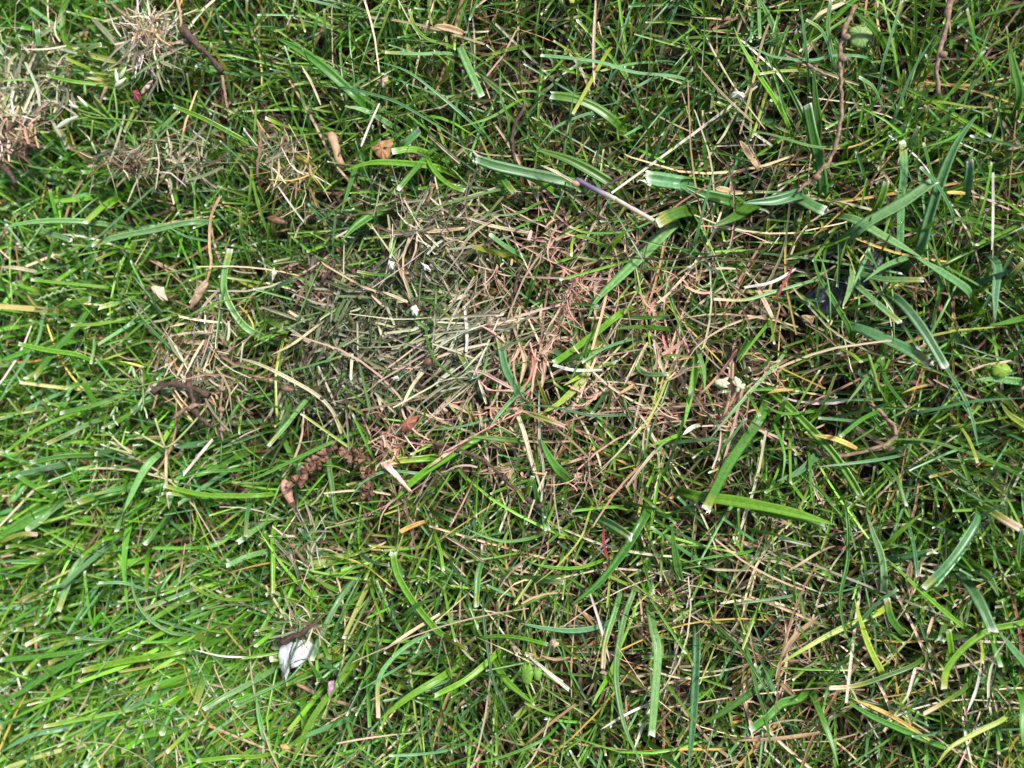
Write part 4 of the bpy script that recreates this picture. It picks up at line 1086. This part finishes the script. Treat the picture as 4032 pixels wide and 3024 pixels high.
# ------------------------------------------------------------------ coral fungus threads on the dead blades
CORAL = [(3, (0.58, 0.33, 0.265), .15), (2, (0.62, 0.42, 0.35), .12), (1.0, (0.56, 0.25, 0.20), .15)]
def fungus(tile, x, y, rad, n, h, label):
    c = P(*tp(tile, x, y), h); rm = rad * SC * PXM; N = int(n * .95)
    ph = rng.choice(rng.uniform(0, 2 * math.pi, 4), N) + rng.normal(0, .45, N); pos = c[None, :2] + rng.normal(0, rm * .55, (N, 2))
    L = rm * rng.gamma(3.0, .38, N) + .0012; th = R(82) + rng.normal(0, .3, N)
    C = pick(N, CORAL); z = c[2] - .0003 + rng.normal(0, .0014, N)
    me = ribbons(pos, L, th, rng.normal(.1, .6, N), ph, rng.normal(0, 1.1, N), rng.choice([.00028, .0005, .0009], N, p=[.5, .35, .15]) * rng.uniform(.8, 1.2, N), rng.normal(0, .8, N), rng.uniform(.4, 1.1, N), np.where(rng.random((N, 1)) < .5, np.array((.46, .34, .23)), C), C * rng.uniform(.9, 1.2, (N, 1)), rng.random(N) < .5, 6, z, None, None, 'fungus_tuft', M['fungus'])
    return obj('fungus_tuft', me, label=label, cat='fungus', group='coral fungus tufts')
for a in [('E', 320, 1160, 95, 34, .0205, 'coral fungus tuft left of the curled red-brown leaf'), ('E', 690, 1050, 85, 24, .0205, 'coral fungus tuft between the curled red-brown leaf and long straw'), ('E', 965, 1020, 70, 20, .0205, 'small coral fungus tuft on crossing straws'),
          ('E', 1230, 610, 95, 26, .021, 'large pink fungus tuft between the blue-green blades and a bright blade'), ('E', 1500, 190, 85, 30, .020, 'coral red fungus tuft beside the large pale broad blade'), ('E', 1440, 335, 70, 22, .020, 'coral fungus tuft at the tip of the pale broad blade'),
          ('E', 1020, 110, 70, 22, .020, 'salmon fungus tuft in straw near the dark crumbly root'), ('E', 1385, 510, 60, 16, .0205, 'salmon fungus threads climbing a tan stem'), ('E', 1140, 1410, 80, 18, .0205, 'pink star shaped fungus tuft above the grey twig'),
          ('E', 1560, 1440, 70, 16, .020, 'pale pink star shaped fungus tuft in fine green blades'), ('E', 2090, 690, 90, 26, .0205, 'salmon fungus tuft beside the arched pale blade'), ('E', 1590, 840, 75, 20, .0205, 'pink fungus tuft behind the yellow-green broad blade'),
          ('F', 330, 1060, 110, 40, .019, 'pink and straw fungus tuft under the cream withered florets'), ('F', 40, 150, 70, 20, .019, 'salmon fungus tuft beside the whitish curved stem'), ('F', 560, 790, 70, 14, .0205, 'reddish fungus threads beside the cream withered florets'),
          ('B', 1350, 1570, 90, 26, .0195, 'coral fungus tuft below the purple stem'), ('E', 300, 1290, 80, 22, .020, 'coral fungus tuft beside the bleached cut blade'), ('E', 1390, 1060, 75, 20, .020, 'pale pink fungus tuft beside the arched blade with bleached tip'), ('E', 1130, 985, 55, 14, .021, 'small red fungus star on the pale green blade'), ('E', 2020, 290, 70, 20, .020, 'salmon fungus tuft in straw right of the pale broad blade')]:
    fungus(*a)
leaf_piece('pink_leaf', TQ('E', (265, 1355), (320, 1350), (390, 1440), (460, 1530), (450, 1540), (380, 1470), (310, 1400)), .0225, (.72, .46, .42), 'flat pink fungus covered leaf below the bleached cut blade', 'fungus', living=False)
for pts, lb in (([(905, 820), (935, 850), (960, 868), (1115, 875)], 'bright pink kinked fungus strand between the blue-green blades'), ([(890, 450), (960, 480), (1060, 560)], 'pink fungus crusted straw beside the pale tan curled leaf'), ([(1220, 560), (1250, 650), (1290, 680)], 'pink twisted fungus strand in the large pink tuft'), ([(660, 1275), (760, 1220), (960, 1110), (1180, 1000)], 'long salmon fungus strand crossing the straw')):
    p = px_path('E', pts, [.0225, .0228]); V, F = tube(p, .00026, 6, .3); obj('fungus_strand', mesh('fungus_strand', V, F, M['fungus'], leafcol(V, (.72, .36, .32)), np.stack([V[:, 0] * 900, V[:, 1] * 900, V[:, 2]], -1)), label=lb, cat='fungus', group='coral fungus strands')

# ------------------------------------------------------------------ loose clumps left by the mower
def clump(u, v, ru, rv, n, pal, h0, h1, Lr, wr, label, K=4, ang=None):
    q = rng.uniform(0, 2 * math.pi, n); rr_ = np.sqrt(rng.random(n)) * (1 + .25 * np.sin(3 * q + u)); a = np.stack([np.cos(q), np.sin(q)], -1) * rr_[:, None]; z = rng.uniform(h0, h1, n)
    pos = np.array([P(u + x * ru, v + y * rv, zz)[:2] for (x, y), zz in zip(a, z)])
    C = pick(n, pal)
    me = ribbons(pos, rng.uniform(*Lr, n), R(89) + rng.normal(0, .16, n), rng.normal(0, .25, n), rng.uniform(0, 2 * math.pi, n) if ang is None else R(ang) + rng.normal(0, .35, n) + math.pi * rng.integers(0, 2, n), rng.normal(0, .8 if ang is None else .25, n), rng.uniform(*wr, n), rng.normal(0, .8, n), rng.uniform(.2, 1, n), C, C * rng.uniform(.8, 1.2, (n, 1)), rng.random(n) < .6, K, z, None, None, 'clipping_clump', M['dry'])
    return obj('clipping_clump', me, label=label, cat='clippings', kind='stuff')
DULL = [(3, (.20, .225, .125), .25), (3, (.36, .34, .23), .25), (2.5, (.50, .45, .33), .2), (1.2, (.16, .10, .07), .3), (.8, (.32, .20, .14), .25), (1.5, (.13, .23, .07), .2)]
PALE = [(4, (.62, .52, .36), .2), (2, (.78, .74, .66), .1), (2, (.42, .29, .18), .25), (1, (.2, .13, .08), .3)]
BROWN = [(3, (.16, .09, .06), .3), (2, (.32, .19, .14), .25), (1, (.45, .38, .27), .2)]
clump(600, 125, 85, 90, 150, PALE, .020, .026, (.003, .010), (.00025, .0006), 'shaggy pale straw tuft on top of lush green grass')
clump(600, 190, 120, 80, 80, DULL, .021, .025, (.005, .013), (.0003, .0008), 'dull clippings hanging below the shaggy straw tuft')
clump(130, 250, 150, 130, 110, DULL, .018, .025, (.004, .013), (.0003, .0009), 'loose dull clippings beside the upright pale cut blade')
clump(110, 400, 170, 110, 150, DULL, .018, .025, (.004, .014), (.0003, .0010), 'dark clipping clump above the chopped reddish bits')
clump(40, 490, 90, 80, 80, PALE, .024, .027, (.004, .010), (.0003, .0009), 'pale clipping heap beside the dark clipping clump')
clump(50, 560, 60, 60, 45, BROWN, .024, .027, (.003, .009), (.0004, .0012), 'chopped reddish brown bits below the pale clipping heap')
clump(620, 620, 240, 80, 150, DULL, .018, .0245, (.005, .015), (.0003, .0009), 'long dull clipping drift on grass left of the brown seed pod')
clump(520, 640, 90, 50, 30, BROWN, .022, .025, (.003, .008), (.0004, .0010), 'dark brown crumbs at the left end of the clipping drift')
clump(1085, 590, 70, 40, 40, DULL, .021, .024, (.003, .009), (.0003, .0007), 'small debris knot between the bright cut blade and tan twig stub')
clump(1160, 680, 90, 70, 45, STRAWS, .019, .022, (.006, .016), (.0003, .0006), 'pale straw crossing by the tan twig stub')
clump(760, 1390, 190, 190, 170, STRAWS + DULL, .018, .0255, (.005, .018), (.0003, .0010), 'drift of straw and clippings trailing left from the clipping mat')
clump(840, 1570, 120, 120, 70, BROWN, .018, .0235, (.002, .007), (.0003, .0009), 'brown crumbly root debris below the clipping mat')
clump(1800, 1370, 200, 150, 95, [(2.5, (.42, .39, .27), .2), (3, (.26, .27, .165), .2), (1, (.56, .50, .38), .15)], .0165, .0215, (.008, .024), (.0004, .0009), 'bundle of pale straw lying at the right edge of the clipping mat', ang=28)
clump(1180, 2450, 60, 50, 45, DULL, .024, .027, (.003, .009), (.0003, .0007), 'shredded debris above the white papery flake')
clump(1200, 2120, 70, 110, 40, DULL, .021, .024, (.004, .010), (.0003, .0007), 'dull shreds below the pinkish swollen bud')
clump(1700, 880, 200, 120, 110, [(2, (.50, .44, .32), .2), (2, (.26, .25, .16), .2), (1, (.16, .10, .07), .3)], .016, .021, (.008, .02), (.0003, .0008), 'straw and chaff scattered above the clipping mat')
# crumbs of husk and soil on the mat
cr_v, cr_f = ovoid(1, .75, 5, 4); cr_v = np.array(cr_v); n = 240; VV, FF = [], []
for i in range(n):
    u, v = rng.normal(1230, 260), rng.normal(1330, 210)
    if z_mat(np.array([u]), np.array([v]))[0] < .4: continue
    c = P(u, v, rng.uniform(.012, .0205)); s = rng.uniform(.00025, .0007); m = len(VV) * len(cr_v)
    VV.append(cr_v * s * rng.uniform(.6, 1.3, (len(cr_v), 3)) + c); FF += [[m + q for q in f] for f in cr_f]
obj('husk_crumbs', mesh('husk_crumbs', np.concatenate(VV), FF, M['darktwig']), label='brown husk and soil crumbs scattered on the clipping mat', cat='debris', kind='stuff')
clump(1260, 1100, 150, 80, 130, BROWN, .012, .0195, (.002, .006), (.0004, .0012), 'dark soil and root crumbs at the top of the clipping mat')

# ------------------------------------------------------------------ dew
wv, wf = ovoid(1, 1, 14, 10); wme = mesh('water_droplet', np.array(wv), wf, M['water'])
for t, x, y in [('A', 505, 70), ('A', 400, 570), ('A', 390, 1325), ('A', 1850, 390), ('B', 1320, 70), ('B', 1380, 160), ('B', 1630, 760), ('B', 2140, 830), ('D', 115, 170), ('D', 265, 945), ('F', 1610, 210), ('F', 1860, 815), ('F', 1750, 920), ('F', 1955, 1440), ('F', 1905, 1440), ('F', 1500, 1550), ('F', 625, 740), ('F', 545, 730), ('G', 1660, 790), ('G', 75, 1570), ('E', 1430, 260), ('E', 2150, 1330), ('I', 1680, 125), ('C', 1640, 940)]:
    uv_ = tp(t, x, y); dl = sorted((math.hypot(uv_[0] - q[1], uv_[1] - q[2]), q[0]) for q in LAND)
    o = obj('water_droplet', wme, label=f'tiny clear water droplet on a blade near {dl[0][1]}', cat='droplet', group='dew droplets on the lawn', loc=P(*tp(t, x, y), rng.uniform(.021, .025))); s = rng.uniform(.0006, .0009); o.scale = (s, s, s)
def dew(o, path, n, half):
    V, F = [], []; bv, bf = ovoid(1, 1, 6, 5); bv = np.array(bv)
    for i in range(n):
        q = path[int(rng.random() * len(path) * .7)] + np.array([*rng.uniform(-half, half, 2), .00035]); s = rng.uniform(.00008, .0002); m = len(V) * len(bv); V.append(bv * s + q); F += [[m + a for a in f] for f in bf]
    obj('dew', mesh('dew', np.concatenate(V), F, M['water']), parent=o, kind='stuff')
lines = HERO.strip().splitlines()
for i, l in enumerate(lines):
    if l.startswith(('C 65 b c 1420', 'C 55 b c 1860', 'F 55 p n 1900', 'I 60 b n 40')): dew(*hero[i], 45, .0009)

# ------------------------------------------------------------------ the lawn goes on outside the picture
if True:
    bx = (-.21, .21, -.165, .165)
    gf_, gb_, gt_ = grow_fine(950, 'fine_grass', False, bx), grow_broad(420, 'broad_grass', False, bx), lying(7000, 'dead_thatch', DEADS, .0008, .0085, (.010, .036), (.0004, .0011), M['dry'], box=bx)
    cx0, cy0 = (X0 + X1) / 2, 0.0
    for i in range(-2, 3):
        for j in range(-2, 3):
            if i == 0 and j == 0: continue
            loc = (cx0 + i * .425, cy0 + j * .33, 0)
            for nm, me, lb in (('fine_grass', gf_, 'fine green lawn grass around the photographed patch'), ('broad_grass', gb_, 'broader green lawn grass around the photographed patch'), ('dead_thatch', gt_, 'dead thatch in the lawn around the photographed patch')):
                obj(nm, me, label=lb, cat='thatch' if nm == 'dead_thatch' else 'grass', kind='stuff', loc=loc)

# ------------------------------------------------------------------ things that would share a label are told apart by length
from collections import defaultdict
same = defaultdict(list)
for o, p in hero: same[o['label']].append((float(np.linalg.norm(np.diff(p, axis=0), axis=1).sum()), o))
ORD = {2: ('longer', 'shorter'), 3: ('longest', 'mid-length', 'shortest'), 4: ('longest', 'second longest', 'third longest', 'shortest'), 5: ('longest', 'second longest', 'mid-length', 'second shortest', 'shortest')}
for lab, L in same.items():
    if 1 < len(L) < 6:
        for wd, (ln, o) in zip(ORD[len(L)], sorted(L, key=lambda q: -q[0])):
            t = lab.split(); t = t if len(t) + len(wd.split()) <= 16 else t[:t.index('and')] if 'and' in t else t[:15]
            t = ['beside' if q == 'between' and 'and' not in t else q for q in t]
            o['label'] = wd + ' ' + ' '.join(t)
